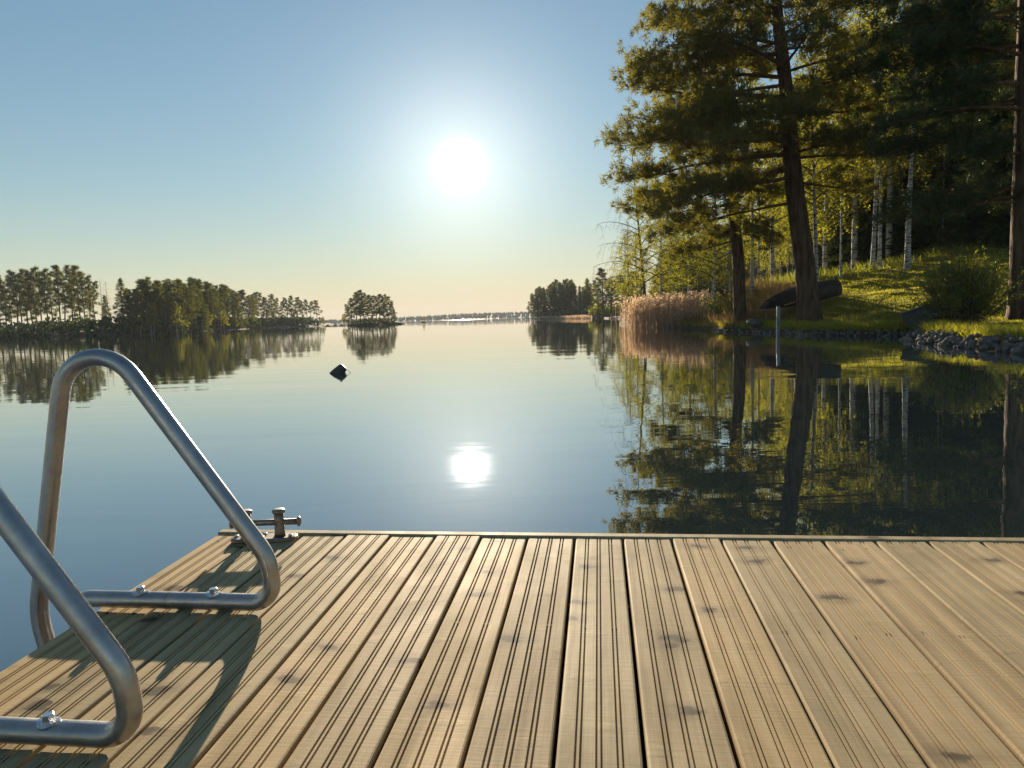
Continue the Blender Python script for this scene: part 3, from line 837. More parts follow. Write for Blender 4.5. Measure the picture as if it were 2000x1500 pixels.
def proto_birch(seed, H, R, bare, n, leaves, size, ml=None, bark=None, lean=.03, r0=.0085, twigs=True):
    g = np.random.default_rng(seed)
    wt, wb = MB(), MB()
    zz = np.linspace(-.3, H, 16); tp = np.stack([np.cumsum(g.normal(0, lean * .25, 16)) + lean * H * .3 * (zz / H) ** 2, np.cumsum(g.normal(0, lean * .25, 16)), zz], 1)
    wt.tube(tp, H * r0 * (1 - .9 * np.clip(zz / H, 0, 1)) * (1 + .3 * np.exp(-np.clip(zz, 0, 9) / .3)) + .006, 12)
    C = []; az = 0
    for q in range(n):
        f = (q + g.uniform(0, .8)) / n; z = H * (bare + (.97 - bare) * f); az += 2.4 + g.normal(0, .4)
        L = R * (1 - .7 * f) * g.uniform(.7, 1.15)
        lp = limb_path(along(tp, z), az, L, .75 + .3 * f, .45 + .25 * (1 - f), 7, g)
        wb.tube(lp, np.linspace(.012 * H ** .5 * (1 - .6 * f), .005, 7), 5, False)
        for s in range(max(3, int(L * 3.2))):
            t = g.uniform(.3, 1.0); b0 = np.array([np.interp(t, np.linspace(0, 1, 7), lp[:, a]) for a in range(3)])
            l2 = g.uniform(.5, 1.3) * (.4 + .2 * R)
            a2 = az + g.normal(0, .9); u = np.linspace(0, 1, 5)
            sp = b0 + np.outer(u * l2 * .45, [math.cos(a2), math.sin(a2), 0]) + np.outer(l2 * (.25 * u - 1.05 * u * u), [0, 0, 1])
            wb.tube(sp, np.linspace(.006, .003, 5), 3, False)
            if leaves:
                m = max(2, int(leaves * l2)); t2 = g.uniform(.05, 1.1, m)
                C.append(np.stack([np.interp(t2, u, sp[:, a]) for a in range(3)], 1) + g.normal(0, .10, (m, 3)))
            elif twigs:
                for _ in range(4):
                    t2 = g.uniform(.2, 1); c0 = np.array([np.interp(t2, u, sp[:, a]) for a in range(3)]); a3 = g.uniform(0, 6.28); l3 = g.uniform(.2, .5)
                    wb.tube([c0, c0 + np.array([math.cos(a3) * l3 * .5, math.sin(a3) * l3 * .5, -l3 * .2]), c0 + np.array([math.cos(a3) * l3 * .7, math.sin(a3) * l3 * .7, -l3 * .7])], [.004, .003, .002], 3, False)
    leaf = None
    if C:
        V, Q = cards(np.vstack(C), size, g, .7, .5); leaf = mesh_np('crown', V, Q, ml or M['birchleaf'])
    return (wt.mesh('trunk', bark or M['birch'], True), wb.mesh('branches', M['twig'], True), leaf)

def plant(name, proto, loc, rz, s, label, cat='tree', group=None, sz=None):
    root = empty(name, loc, rz); root.scale = (s, s, sz or s); tag(root, label, cat, group)
    for nm, me in zip(('trunk', 'branches', 'crown'), proto):
        if me is not None:
            o = obj(nm, me, root)
            if nm == 'branches': o['kind'] = 'stuff'
    return root

# ---- left shore, islet and far right point
FP = [proto_pine(200 + q, 14, b_, R_c, n_, (9, .52, .10), .5) for q, (b_, R_c, n_) in enumerate([(.42, 2.3, 24), (.50, 2.1, 20), (.34, 2.5, 27), (.24, 2.4, 32), (.55, 2.3, 19), (.16, 2.5, 34)])]
FS = [proto_spruce(230 + q, 14, 2.5, 46, 16, .62, M['farpine']) for q in range(2)]
FBARE = [proto_birch(240 + q, 12, 2.6, .25, 26, 0, .1, bark=M['dark_bark'], twigs=False) for q in range(2)]
FLEAF = [proto_birch(250 + q, 12, 2.7, .2, 30, 12, .46, M['birchleaf']) for q in range(2)]
def prof(px, table):
    xs_, ys_ = zip(*table); return float(np.interp(px, xs_, ys_))
def far_tree(name, proto, px, depth, top, gfun, label, group, gr, H0, wide=1.0):
    p = at(px, 640, depth); z = max(0.1, gfun(p[0], p[1]))
    h = at(px, top, depth)[2] - z
    s = h / H0
    return plant(name, proto, (p[0], p[1], z), gr.uniform(0, 6.28), s * wide, label, 'tree', group, s)
gr = np.random.default_rng(31)
ORD = ['leftmost', 'second', 'third', 'fourth', 'fifth', 'sixth', 'seventh', 'eighth', 'ninth', 'tenth', 'eleventh', 'twelfth', 'thirteenth', 'fourteenth', 'fifteenth', 'sixteenth', 'seventeenth', 'eighteenth', 'nineteenth', 'twentieth']
def nth(k): return ORD[k] if k == 0 else ORD[k] + ' from the left'
vis = 0
# open stand of tall pines at the far left (stems one can tell apart)
for px, dep, top, k in [(-60, 168, 530, 0), (-38, 175, 522, 2), (-18, 165, 536, 5), (2, 172, 536, 2), (12, 163, 545, 5), (24, 166, 541, 3), (34, 160, 527, 2), (44, 172, 532, 3), (55, 163, 523, 0), (66, 158, 528, 5), (75, 160, 520, 2), (83, 171, 531, 3), (97, 160, 523, 2), (104, 170, 540, 3),
                        (119, 156, 516, 0), (127, 168, 526, 2), (142, 157, 517, 2), (150, 170, 532, 5), (158, 155, 516, 0), (168, 166, 530, 2), (176, 158, 537, 5), (188, 163, 548, 1)]:
    lab = 'tall pine of the open stand just beyond the left edge of the picture'
    if px > 0: lab = 'tall bare-stemmed pine, ' + nth(vis) + ' in the open stand at the far left'; vis += 1
    far_tree('pine_tree', FP[k], px, dep, top + 1, gl, lab, 'pines of the open stand at the far left', gr, 14, .95)
for px, dep, top, k, sd in [(203, 160, 545, 0, 'left'), (214, 166, 548, 1, 'right')]:
    far_tree('birch_tree', FBARE[k], px, dep, top, gl, sd + ' one of two bare birches between the left stand and the dense wood', 'bare birches in the gap of the left wood', gr, 12)
far_tree('spruce_tree', FS[0], 209, 157, 575, gl, 'short dark spruce below the bare birches on the left shore', None, gr, 14, 1.1)
o = far_tree('pine_tree', FS[1], 242, 132, 541, gl, 'pointed conifer at the left end of the dense wood', None, gr, 14, 1.1)
tb = [(250, 560), (262, 566), (285, 543), (310, 546), (332, 536), (352, 537), (370, 546), (400, 541), (430, 552), (450, 556), (470, 566), (486, 572), (500, 570)]
px = 256
while px < 505:
    for row in range(3):
        x = px + gr.uniform(-6, 6); dep = np.interp(x, [250, 350, 440, 505], [125, 134, 176, 212]) + row * 9 + gr.uniform(-3, 3)
        top = prof(x, tb) + (14, 4, 0)[row] + gr.uniform(-3, 9)
        k = (3, 5, 2)[row] if gr.uniform() < .7 else gr.integers(0, 6)
        u = gr.uniform()
        if row == 0 and u < .42: far_tree('birch_tree', FLEAF[gr.integers(0, 2)], x, dep, top + 34, gl, 'young leafing birch along the edge of the dense left wood', 'young birches edging the dense left wood', gr, 12, 1.2)
        elif u > .86: far_tree('spruce_tree', FS[gr.integers(0, 2)], x, dep, top + 5, gl, 'dark spruce among the pines of the dense left wood', 'spruces of the dense left wood', gr, 14, 1.2)
        else: far_tree('pine_tree', FP[k], x, dep, top, gl, 'bushy pine crowded into the dense wood on the left shore', 'pines of the dense left wood', gr, 14, 1.25)
    px += 12.5
for q, (px, dep, top, k) in enumerate([(500, 232, 571, 1), (511, 238, 570, 3), (521, 240, 580, 2), (534, 244, 574, 2), (541, 250, 582, 5), (553, 248, 588, 3), (562, 252, 581, 1), (571, 256, 577, 3), (583, 258, 580, 0), (590, 262, 586, 2), (601, 262, 585, 4), (610, 268, 588, 1), (620, 266, 586, 0)]):
    far_tree('pine_tree', FP[k], px, dep, top, gl, 'small pine, ' + nth(q) + ' on the tapering tip of the left shore', 'pines on the tip of the left shore', gr, 14, 1.2)
for q, (px, dep, top) in enumerate([(528, 236, 600), (577, 250, 603), (632, 268, 618)]):
    far_tree('birch_tree', FLEAF[0], px, dep, top, gl, 'low yellow-green birch, ' + nth(q) + ' by the water on the left shore tip', 'low birches on the tip of the left shore', gr, 12, 1.5)
def gi(x, y): return float(z_islet(np.array(x), np.array(y)))
for q, (px, dep, top, k) in enumerate([(680, 192, 594, 5), (688, 190, 582, 3), (698, 193, 570, 3), (705, 191, 566, 3), (712, 195, 572, 5), (720, 192, 577, 3), (728, 190, 576, 5), (736, 194, 577, 3), (743, 191, 574, 3), (751, 193, 575, 5), (759, 191, 579, 3), (765, 194, 589, 5), (771, 192, 604, 5)]):
    far_tree('pine_tree', FP[k], px, dep, top, gi, 'dark pine, ' + nth(q) + ' in the clump on the small islet', 'pines on the islet', gr, 14, 1.35)
far_tree('birch_tree', FLEAF[1], 673, 193, 613, gi, 'low yellow-green bush at the left end of the islet', None, gr, 12, 1.6)['category'] = 'bush'
far_tree('bush', FLEAF[0], 828, 262, 617, lambda x, y: .3, 'lone bush on the tiny skerry beyond the islet', None, gr, 12, 1.7)['category'] = 'bush'
tb = [(1040, 572), (1058, 556), (1072, 554), (1085, 546), (1100, 548), (1115, 541), (1128, 548), (1138, 562), (1148, 542), (1156, 556)]
for px in np.arange(1042, 1160, 7.5):
    for row in range(2):
        x = px + gr.uniform(-3, 3); dep = np.interp(x, [1040, 1160], [256, 205]) + row * 8
        top = prof(x, tb) + (6, 0)[row] + gr.uniform(-2, 6)
        u = gr.uniform()
        if u < .4: far_tree('spruce_tree', FS[gr.integers(0, 2)], x, dep, top, gz, 'dark spruce in the wood on the distant right-hand point', 'spruces on the distant right point', gr, 14, 1.15)
        else: far_tree('pine_tree', FP[(3, 5, 2)[gr.integers(0, 3)]], x, dep, top, gz, 'dark pine in the wood on the distant right-hand point', 'pines on the distant right point', gr, 14, 1.2)
far_tree('birch_tree', FBARE[0], 1033, 254, 588, gz, 'thin bare birch leaning out at the tip of the distant right point', None, gr, 12, 1.3)
for px, dep, top, k, lab in [(1178, 150, 524, 3, 'rounded pine beyond the reeds, right of the distant point'), (1168, 158, 548, 5, 'lower pine leaning against the rounded pine beyond the reeds'), (1194, 144, 545, 2, 'pine between the rounded pine and the yellow birches beyond the reeds'), (1204, 150, 552, 3, 'shorter pine at the left foot of the yellow birches'), (1214, 120, 538, 5, 'dark pine behind the sparse birch at the left end of the reeds'), (1226, 110, 545, 3, 'bushy pine second behind the left end of the reeds'), (1240, 105, 530, 2, 'taller pine third behind the left end of the reeds'), (1256, 100, 548, 5, 'low pine half hidden by the weeping birch')]:
    far_tree('pine_tree', FP[k], px, dep, top, gz, lab, None, gr, 14, 1.35)

# ---- right-hand wood: birches, spruces and a few bare trees
NB = [proto_birch(300, 11, 2.3, .36, 40, 46, .085), proto_birch(301, 12, 2.0, .42, 36, 44, .085, lean=.05), proto_birch(302, 10, 2.6, .25, 44, 50, .09), proto_birch(303, 9, 1.6, .3, 26, 36, .085, r0=.006)]
NS = [proto_spruce(310 + q, 13, 2.5, 110, 52, .42) for q in range(3)]
NP = [proto_pine(320 + q, 14, b_, 2.8, n_, (12, .34, .055), .9, M['pine_bark'], M['pine']) for q, (b_, n_) in enumerate([(.4, 34), (.3, 40)])]
NBARE = [proto_birch(330 + q, 10, 2.8, .2, 34, 0, .1, bark=M['twig']) for q in range(2)]
gq = np.random.default_rng(44)
def near_tree(name, proto, px, depth, H, H0, label, group=None, wide=1.0, rz=None, tilt=(0, 0)):
    p = at(px, 600, depth); z = gz(p[0], p[1]); s = H / H0
    r = plant(name, proto, (p[0], p[1], z - .05), gq.uniform(0, 6.28) if rz is None else rz, s * wide, label, 'tree', group, s)
    r.rotation_euler[0] += tilt[0]; r.rotation_euler[1] += tilt[1]
    return r
near_tree('birch_tree', NB[0], 1596, 31.0, 10.5, 11, 'white birch trunk just right of the largest pine', None, 1.05, .4, (0, -.05))
near_tree('birch_tree', NB[3], 1641, 35.0, 9.5, 9, 'thin pale sapling behind the stern of the upturned boat', None, .8, 1.0)
near_tree('birch_tree', NB[1], 1703, 36.0, 12, 12, 'left one of the two white birches close together above the lawn', None, 1.0, 2.0, (0, -.03))
near_tree('birch_tree', NB[0], 1717, 37.0, 12, 11, 'right one of the two white birches close together above the lawn', None, .95, 4.0)
near_tree('birch_tree', NB[1], 1770, 34.0, 11.5, 12, 'white birch standing alone at the top of the lawn behind the bush', None, 1.35, 5.0, (0, .03))
near_tree('birch_tree', NB[1], 1468, 36.0, 11, 12, 'white birch trunk between the two pines, nearest to the slimmer pine', None, .95, 3.0)
near_tree('birch_tree', NB[3], 1482, 38.0, 10, 9, 'thin birch just right of the white trunk between the two pines', None, .8, .5)
near_tree('birch_tree', NB[2], 1292, 47.5, 9.2, 10, 'weeping yellow-green birch above the reeds', None, 1.15)
near_tree('birch_tree', NB[2], 1347, 40.5, 8.2, 10, 'leafy birch with bright drooping twigs right above the reeds, left of the slimmer pine', None, 1.1)
near_tree('birch_tree', NB[2], 1245, 60.0, 7.5, 10, 'broad yellow birch beyond the left end of the reeds', None, 1.25)
near_tree('birch_tree', NB[0], 1222, 66.0, 8.0, 11, 'tall sparse birch farthest left in the right-hand wood', None, 1.2)
near_tree('birch_tree', NBARE[0], 1264, 49.0, 11.5, 10, 'bare twiggy birch reaching out over the water left of the largest pine', None, 1.15, .3, (0, -.10))
near_tree('birch_tree', NBARE[1], 1228, 62.0, 8.5, 10, 'bare grey birch rising behind the left end of the reeds', None, 1.0)
for px, dep, H, k, w_ in [(1396, 36, 8, 2, 1.1), (1508, 42, 12.5, 0, 1.2), (1525, 66, 15, 2, 1.1), (1555, 52, 14, 2, 1.1), (1575, 62, 16, 2, 1.2), (1612, 44, 14, 2, 1.2), (1640, 50, 17, 2, 1.1), (1668, 42, 16, 0, 1.3), (1690, 48, 18, 2, 1.1), (1735, 42, 17.5, 0, 1.3), (1760, 50, 18, 2, 1.1), (1795, 45, 17, 2, 1.1), (1830, 52, 17, 2, 1.1), (1860, 42, 14, 1, 1.2), (1905, 38, 9, 3, 1.7)]:
    near_tree('birch_tree', NB[k], px, dep, H, (11, 12, 10, 9)[k], 'leafy birch deeper in the wood behind the lawn and the largest pine', 'birches deeper in the right-hand wood', w_)
for px, dep, H in [(1625, 56, 11), (1660, 54, 14), (1690, 52, 12), (1725, 54, 15), (1750, 47, 11), (1790, 52, 16), (1815, 46, 13), (1845, 50, 17), (1880, 44, 14), (1910, 50, 18), (1945, 42, 15), (1980, 48, 18), (2020, 42, 16), (2060, 47, 18), (2100, 40, 16),
                   (1300, 118, 10), (1330, 125, 12), (1352, 112, 11), (1380, 120, 13), (1410, 110, 12), (1440, 122, 14), (1468, 112, 13), (1495, 124, 15), (1520, 110, 13), (1548, 120, 15), (1575, 112, 14), (1600, 104, 15), (1860, 58, 20), (1950, 57, 21), (1760, 62, 19), (1705, 62, 17), (1650, 70, 16), (1900, 66, 23), (2000, 60, 22), (2110, 52, 20), (1615, 76, 14), (1800, 66, 22), (1740, 72, 22), (1840, 41, 8), (1920, 38, 9), (1785, 42, 8), (1970, 37, 11), (2040, 36, 12), (1690, 44, 7), (1655, 47, 7)]:
    near_tree('spruce_tree', NS[gq.integers(0, 3)], px + gq.uniform(-8, 8), dep, H, 13, 'dark spruce in the shade at the back of the right-hand wood', 'spruces at the back of the right-hand wood', 1.25)
for q, (px, dep, H) in enumerate([(1815, 47, 19), (1890, 43, 18), (1945, 39, 17), (2075, 30, 15)]):
    near_tree('pine_tree', NP[gq.integers(0, 2)], px, dep, H, 14, 'tall dark pine, ' + nth(q) + ' of those behind the willow bush and right-edge pine', 'tall pines behind the bush', 1.25)
for px, dep, H, k in [(1315, 108, 11, 2), (1345, 100, 12, 2), (1390, 104, 12, 2), (1425, 98, 13, 2), (1455, 106, 14, 2), (1485, 98, 13, 2), (1512, 104, 14, 2), (1538, 98, 14, 0), (1562, 96, 14, 2)]:
    near_tree('birch_tree', NB[k], px, dep, H, (11, 12, 10, 9)[k], 'leafy birch far back in the clearing seen between the two pines', 'birches far back in the clearing', 1.5)
for px, dep in [(1497, 46), (1513, 50), (1522, 44), (1538, 52), (1548, 43), (1660, 48), (1738, 45), (1745, 50), (1830, 43), (1838, 39), (1440, 118), (1425, 108)]:
    near_tree('sapling', NB[3], px, dep, gq.uniform(6.5, 9), 9, 'slender grey sapling between the trunks at the wood edge', 'slender saplings at the wood edge', .7)

# ================================================================== BANK: bush, boats, stones, posts, reeds, grass
# ---- willow bush
g = np.random.default_rng(61)
bb = place_px(1885, 634, 19.6)
bush = empty('willow_bush', bb); bush.scale = (1.22, 1.22, 1.1); tag(bush, 'wide willow bush of upright stems by the stony water edge', 'bush')
ws = MB(); C = []
for q in range(210):
    az = g.uniform(0, 6.28); tilt = min(1.25, abs(g.normal(0, .72))); L = g.uniform(1.3, 2.15) * (1 - .12 * tilt)
    t = np.linspace(0, 1, 7); r0 = g.uniform(0, .22); a0 = g.uniform(0, 6.28)
    d = np.array([math.cos(az), math.sin(az), 0])
    Pp = np.array([r0 * math.cos(a0), r0 * math.sin(a0), -.05]) + np.outer(t * L * math.sin(tilt) * (1 - .25 * t), d) + np.outer(t * L * math.cos(tilt * .75) * (1 - .04 * t), [0, 0, 1]) + np.cumsum(g.normal(0, .012, (7, 3)), 0)
    ws.tube(Pp, np.linspace(.011, .0035, 7), 4, False)
    for s in range(3):
        t0 = g.uniform(.35, .85); c0 = np.array([np.interp(t0, t, Pp[:, k]) for k in range(3)]); l2 = g.uniform(.25, .55); a2 = g.uniform(0, 6.28)
        e = c0 + l2 * unit(np.array([math.cos(a2) * .5 + d[0] * tilt, math.sin(a2) * .5 + d[1] * tilt, .9]))
        ws.tube([c0, (c0 + e) / 2, e], [.005, .004, .0025], 3, False)
        m = 13; tt = g.uniform(.1, 1.05, m)[:, None]; C.append(c0 + (e - c0) * tt + g.normal(0, .025, (m, 3)))
    m = 26; tt = np.clip(g.beta(3, 1.6, m), 0, 1); C.append(np.stack([np.interp(tt, t, Pp[:, k]) for k in range(3)], 1) + g.normal(0, .03, (m, 3)))
obj('stems', ws.mesh('stems', M['twig'], True), bush)
V, Q = cards(np.vstack(C), .062, g, .42, -.3); obj('foliage', mesh_np('foliage', V, Q, M['willow']), bush)

# ---- boats: lofted hull with real thickness, keel along +x, bow at +x
def hull_mesh(L, B, D, mat, transom=.78):
    ns, nu = 17, 11; Vo = []
    for i in range(ns):
        t = i / (ns - 1)                     # 0 stern .. 1 bow
        w_ = B / 2 * (transom + (1 - transom) * min(1, t / .35)) if t < .35 else B / 2 * (1 - ((t - .35) / .65) ** 2.3)
        w_ = max(w_, .012)
        sheer = D * (1.0 + .42 * max(0, (t - .35) / .65) ** 2 + .10 * (max(0, .35 - t) / .35) ** 2)
        keel = D * (.50 * max(0, (t - .72) / .28) ** 2.2 + .10 * (max(0, .3 - t) / .3) ** 2)
        x = (t - .5) * L + .16 * max(0, (t - .8) / .2) * 0
        for j in range(nu):
            a = (j / (nu - 1)) * 2 - 1; s_ = abs(a)
            yy = math.copysign(w_ * (s_ ** .62), a); zz = keel + (sheer - keel) * s_ ** 2.1
            Vo.append((x + .20 * s_ ** 2 * max(0, (t - .75) / .25), yy, zz))
    Q = [(i * nu + j, i * nu + j + 1, (i + 1) * nu + j + 1, (i + 1) * nu + j) for i in range(ns - 1) for j in range(nu - 1)]
    me = mesh_np('hull', np.array(Vo), [np.array(Q)], mat, True)
    return me, np.array(Vo).reshape(ns, nu, 3)
def make_boat(name, L, B, D, mh, mg, label, seats=True):
    root = empty(name); tag(root, label, 'boat')
    me, G = hull_mesh(L, B, D, mh); h = obj('hull', me, root); sol = h.modifiers.new('thickness', 'SOLIDIFY'); sol.thickness = .022; sol.offset = 0
    for j in (0, -1):
        b = MB(); b.tube(G[:, j] + np.array([0, 0, .004]), .020, 8); obj('gunwale', b.mesh('gunwale', mg, True), root)
    nu = G.shape[1]; b = MB(); sec = G[0]; Vt = np.vstack([sec + [-.012, 0, 0], sec + [.016, 0, 0]]); cc = [.0, 0, D * 1.02]
    Vt = np.vstack([Vt, [G[0, 0, 0] - .012, 0, D * 1.08], [G[0, 0, 0] + .016, 0, D * 1.08]])
    T = []
    for j in range(nu - 1): T += [(2 * nu, j + 1, j), (2 * nu + 1, nu + j, nu + j + 1)]
    b.add(Vt, T, [(j, j + 1, nu + j + 1, nu + j) for j in range(nu - 1)]); obj('transom', b.mesh('transom', mh), root)
    b = MB(); kp = G[:, nu // 2] + np.array([0, 0, -.018]); b.tube(kp, .024, 6); obj('keel', b.mesh('keel', mh), root)
    if seats:
        for t in (.14, .45, .72):
            i = int(t * 16); wv = abs(G[i, 2, 1]); x = G[i, 0, 0]; z = G[i, 2, 2]
            b = MB(); b.box((x - .13, -wv * .99, z), (x + .13, wv * .99, z + .025)); obj('seat', b.mesh('seat', mg), root)
    for s in (-1, 1):
        b = MB(); pts = [G[i, 4 if s < 0 else -5] * np.array([1, 1, 1]) + np.array([0, s * .012, -.004]) for i in range(17)]
        b.tube(pts, .009, 5); obj('strake', b.mesh('strake', mg if seats else mh), root)
    return root
def aim(o, p0, p1, roll=0.0):
    """put the boat's x axis from p0 (stern) to p1 (bow)"""
    d = Vector(p1) - Vector(p0); q = d.to_track_quat('X', 'Z')
    o.matrix_world = Matrix.Translation((Vector(p0) + Vector(p1)) / 2) @ q.to_matrix().to_4x4() @ Matrix.Rotation(roll, 4, 'X')
# upturned boat propped behind the largest pine: bow to the water on a post
up = make_boat('rowing_boat', 3.2, .95, .40, M['tar'], M['boatwood'], 'dark tarred rowing boat lying upturned on the slope behind the largest pine', False)
p_bow = at(1495, 582, 27.8); p_st = at(1643, 547, 28.5)
aim(up, p_st, p_bow, math.pi - .75)
b = MB(); pt = onz(1520, 655, 0); top = at(1519, 598, pt[1])
b.tube([(0, 0, -.8), (0, 0, top[2] * .5), (0.01, 0, top[2])], [.066, .064, .062], 12)
o = obj('mooring_post', b.mesh('mooring_post', M['post'], True)); o.location = (pt[0], pt[1], 0)
tag(o, 'blue-grey post standing in the water in front of the upturned boat', 'post')
b = MB(); q0 = at(1532, 596, 27.5); q1 = at(1560, 588, 27.7); b.tube([q0, (q0 + q1) / 2, q1], [.022, .026, .022], 8)
b = MB(); L_ = np.linalg.norm(q1 - q0); dr = unit(q1 - q0)
b.tube([(0, 0, 0), dr * L_ * .5, dr * L_], [.020, .024, .022], 8)
o = obj('pole', b.mesh('pole', M['boatwood'], True)); o.location = tuple(q0); tag(o, 'pale wooden pole lying under the upturned boat', 'pole')
# green boat drawn up behind the bush
gbt = make_boat('rowing_boat', 3.9, 1.25, .44, M['greenboat'], M['boatgrey'], 'dark green rowing boat drawn up stern to the water behind the willow bush')
s0 = onz(1772, 652, .02); b0 = at(1945, 594, 22.6)
b0[2] = max(b0[2], gz(b0[0], b0[1]) + .02)
s0 = at(1775, 640, 20.2); s0[2] = .06
aim(gbt, s0, b0, .10)

# ---- stones
def stone_mesh(seed, rough=.22, sub=2):
    g = np.random.default_rng(seed)
    bm = bmesh.new(); bmesh.ops.create_icosphere(bm, subdivisions=sub, radius=1.0)
    V = np.array([v.co[:] for v in bm.verts])
    for _ in range(9):                              # cut flat facets
        d = unit(g.normal(size=3)); h = g.uniform(.58, .9); s = V @ d; V = V - np.outer(np.maximum(0, s - h), d)
    V *= g.uniform(.75, 1.2, 3); V += g.normal(0, .02, V.shape)
    for v, c in zip(bm.verts, V): v.co = c
    me = bpy.data.meshes.new('stone'); bm.to_mesh(me); bm.free(); me.materials.append(M['stone']); return me
SM = [stone_mesh(70 + q) for q in range(7)]
def edging(name, label, poly, n, rmin, rmax, width, seed):
    g = np.random.default_rng(seed); root = empty(name, (poly[0][0], poly[0][1], 0)); tag(root, label, 'stones')
    Pp = np.array(poly, float); seg = np.hypot(*np.diff(Pp, axis=0).T); cum = np.concatenate([[0], np.cumsum(seg)])
    for q in range(n):
        s = cum[-1] * (q + g.uniform(0, 1)) / n; x = np.interp(s, cum, Pp[:, 0]); y = np.interp(s, cum, Pp[:, 1])
        r = rmin + (rmax - rmin) * g.uniform(0, 1) ** 1.8; off = g.uniform(-.1, 1) * width
        # outward = towards the water, roughly -x
        o = obj('stone', SM[g.integers(0, 7)], root)
        o.location = (x + off - poly[0][0], y + g.normal(0, .05) - poly[0][1], r * g.uniform(-.05, .35) + max(0, off) * .45)
        o.rotation_euler = tuple(g.uniform(0, 6.28, 3)); o.scale = (r, r * g.uniform(.8, 1.1), r * g.uniform(.7, 1))
    return root
edging('stone_edging', 'rough heap of grey stones edging the bank below the willow bush', [(8.75, 8.5), (8.75, 12.6), (9.0, 14.4), (9.45, 16.6), (10.0, 18.5), (10.5, 18.95), (11.2, 19.2)], 300, .03, .10, .5, 5)
edging('stone_edging', 'low row of mossy stones along the water below the largest pine', [(11.3, 20.2), (10.85, 20.85), (10.4, 21.8), (9.85, 23.2), (9.55, 25.2), (9.4, 27.5), (9.1, 29.9), (8.7, 30.9)], 230, .022, .075, .30, 6)
bo = place_px(1477, 626, 28.6)
o = obj('boulder', stone_mesh(90, sub=3)); o.location = tuple(bo + np.array([0, 0, .08])); o.scale = (.42, .36, .26); o.rotation_euler = (.1, .2, .6)
tag(o, 'grey boulder on the bank at the foot of the slimmer pine', 'boulder')
bo = onz(1424, 648, 0)
b = MB(); b.tube([(0, 0, .05), (.35, .25, .06), (.95, .5, .10), (1.5, .7, .22)], [.05, .085, .10, .09], 10)
o = obj('driftwood_log', b.mesh('driftwood_log', M['dark_bark'], True)); o.location = (bo[0], bo[1], 0.0); tag(o, 'dark driftwood log sticking out from the bank left of the post', 'log')
# small rock out in the lake with a thin bent twig
rk = onz(661, 728.5, 0); sc_ = rk[1] / F_PX
prof_ = [(-18, -8), (-18, 1), (-10, 8), (2, 16.5), (6, 17.5), (13, 11.5), (16, 7), (15, 4), (12, 0), (12, -8)]
V = []
for dy, s in ((-.10, .72), (0.0, 1.0), (.10, .9), (.17, .6)):
    V += [(x * sc_ * s, dy, (z * sc_) * (s if z > 0 else 1)) for x, z in prof_]
n = len(prof_); Q = [(a * n + k, a * n + (k + 1) % n, (a + 1) * n + (k + 1) % n, (a + 1) * n + k) for a in range(3) for k in range(n)]
me = mesh_np('rock', np.array(V), [np.array(Q)], M['darkrock'])
bm = bmesh.new(); bm.from_mesh(me); bm.verts.ensure_lookup_table()
bm.faces.new([bm.verts[k] for k in reversed(range(n))]); bm.faces.new([bm.verts[3 * n + k] for k in range(n)])
bmesh.ops.recalc_face_normals(bm, faces=bm.faces); bmesh.ops.bevel(bm, geom=bm.edges[:], offset=.008, segments=2, affect='EDGES'); bm.to_mesh(me); bm.free()
o = obj('rock', me); o.location = (rk[0], rk[1], 0); tag(o, 'small dark angular rock alone in the open water', 'rock')
b = MB(); b.tube([(15 * sc_, 0, 7.5 * sc_), (20 * sc_, 0, 4 * sc_), (25 * sc_, .01, -1 * sc_), (27 * sc_, .01, -8 * sc_)], .0034, 5)
o = obj('twig', b.mesh('twig', M['dark_bark'])); o.location = (rk[0], rk[1], 0); tag(o, 'thin bent twig slanting into the water beside the lone rock', 'twig')
# tiny landing stage at the tip of the distant right point and pale stake by the reeds
jt = empty('landing_stage', (6.6, 246, 0)); tag(jt, 'tiny dark landing stage at the tip of the distant right point', 'jetty')
b = MB(); b.box((-1.2, -.6, .35), (1.4, .6, .5)); obj('deck', b.mesh('deck', M['beam']), jt)
for x in (-1.1, 1.2):
    b = MB(); b.tube([(x, -.5, -.6), (x, -.5, 1.3 if x < 0 else .36)], .09, 6); obj('pile', b.mesh('pile', M['beam']), jt)
sp = onz(1214, 632, 0); b = MB(); b.tube([(0, 0, -.4), (0, 0, .35), (.01, 0, .62)], [.035, .035, .03], 8)
o = obj('marker_stake', b.mesh('marker_stake', M['white'])); o.location = (sp[0], sp[1], 0); tag(o, 'short pale stake in the water at the left end of the reeds', 'stake')

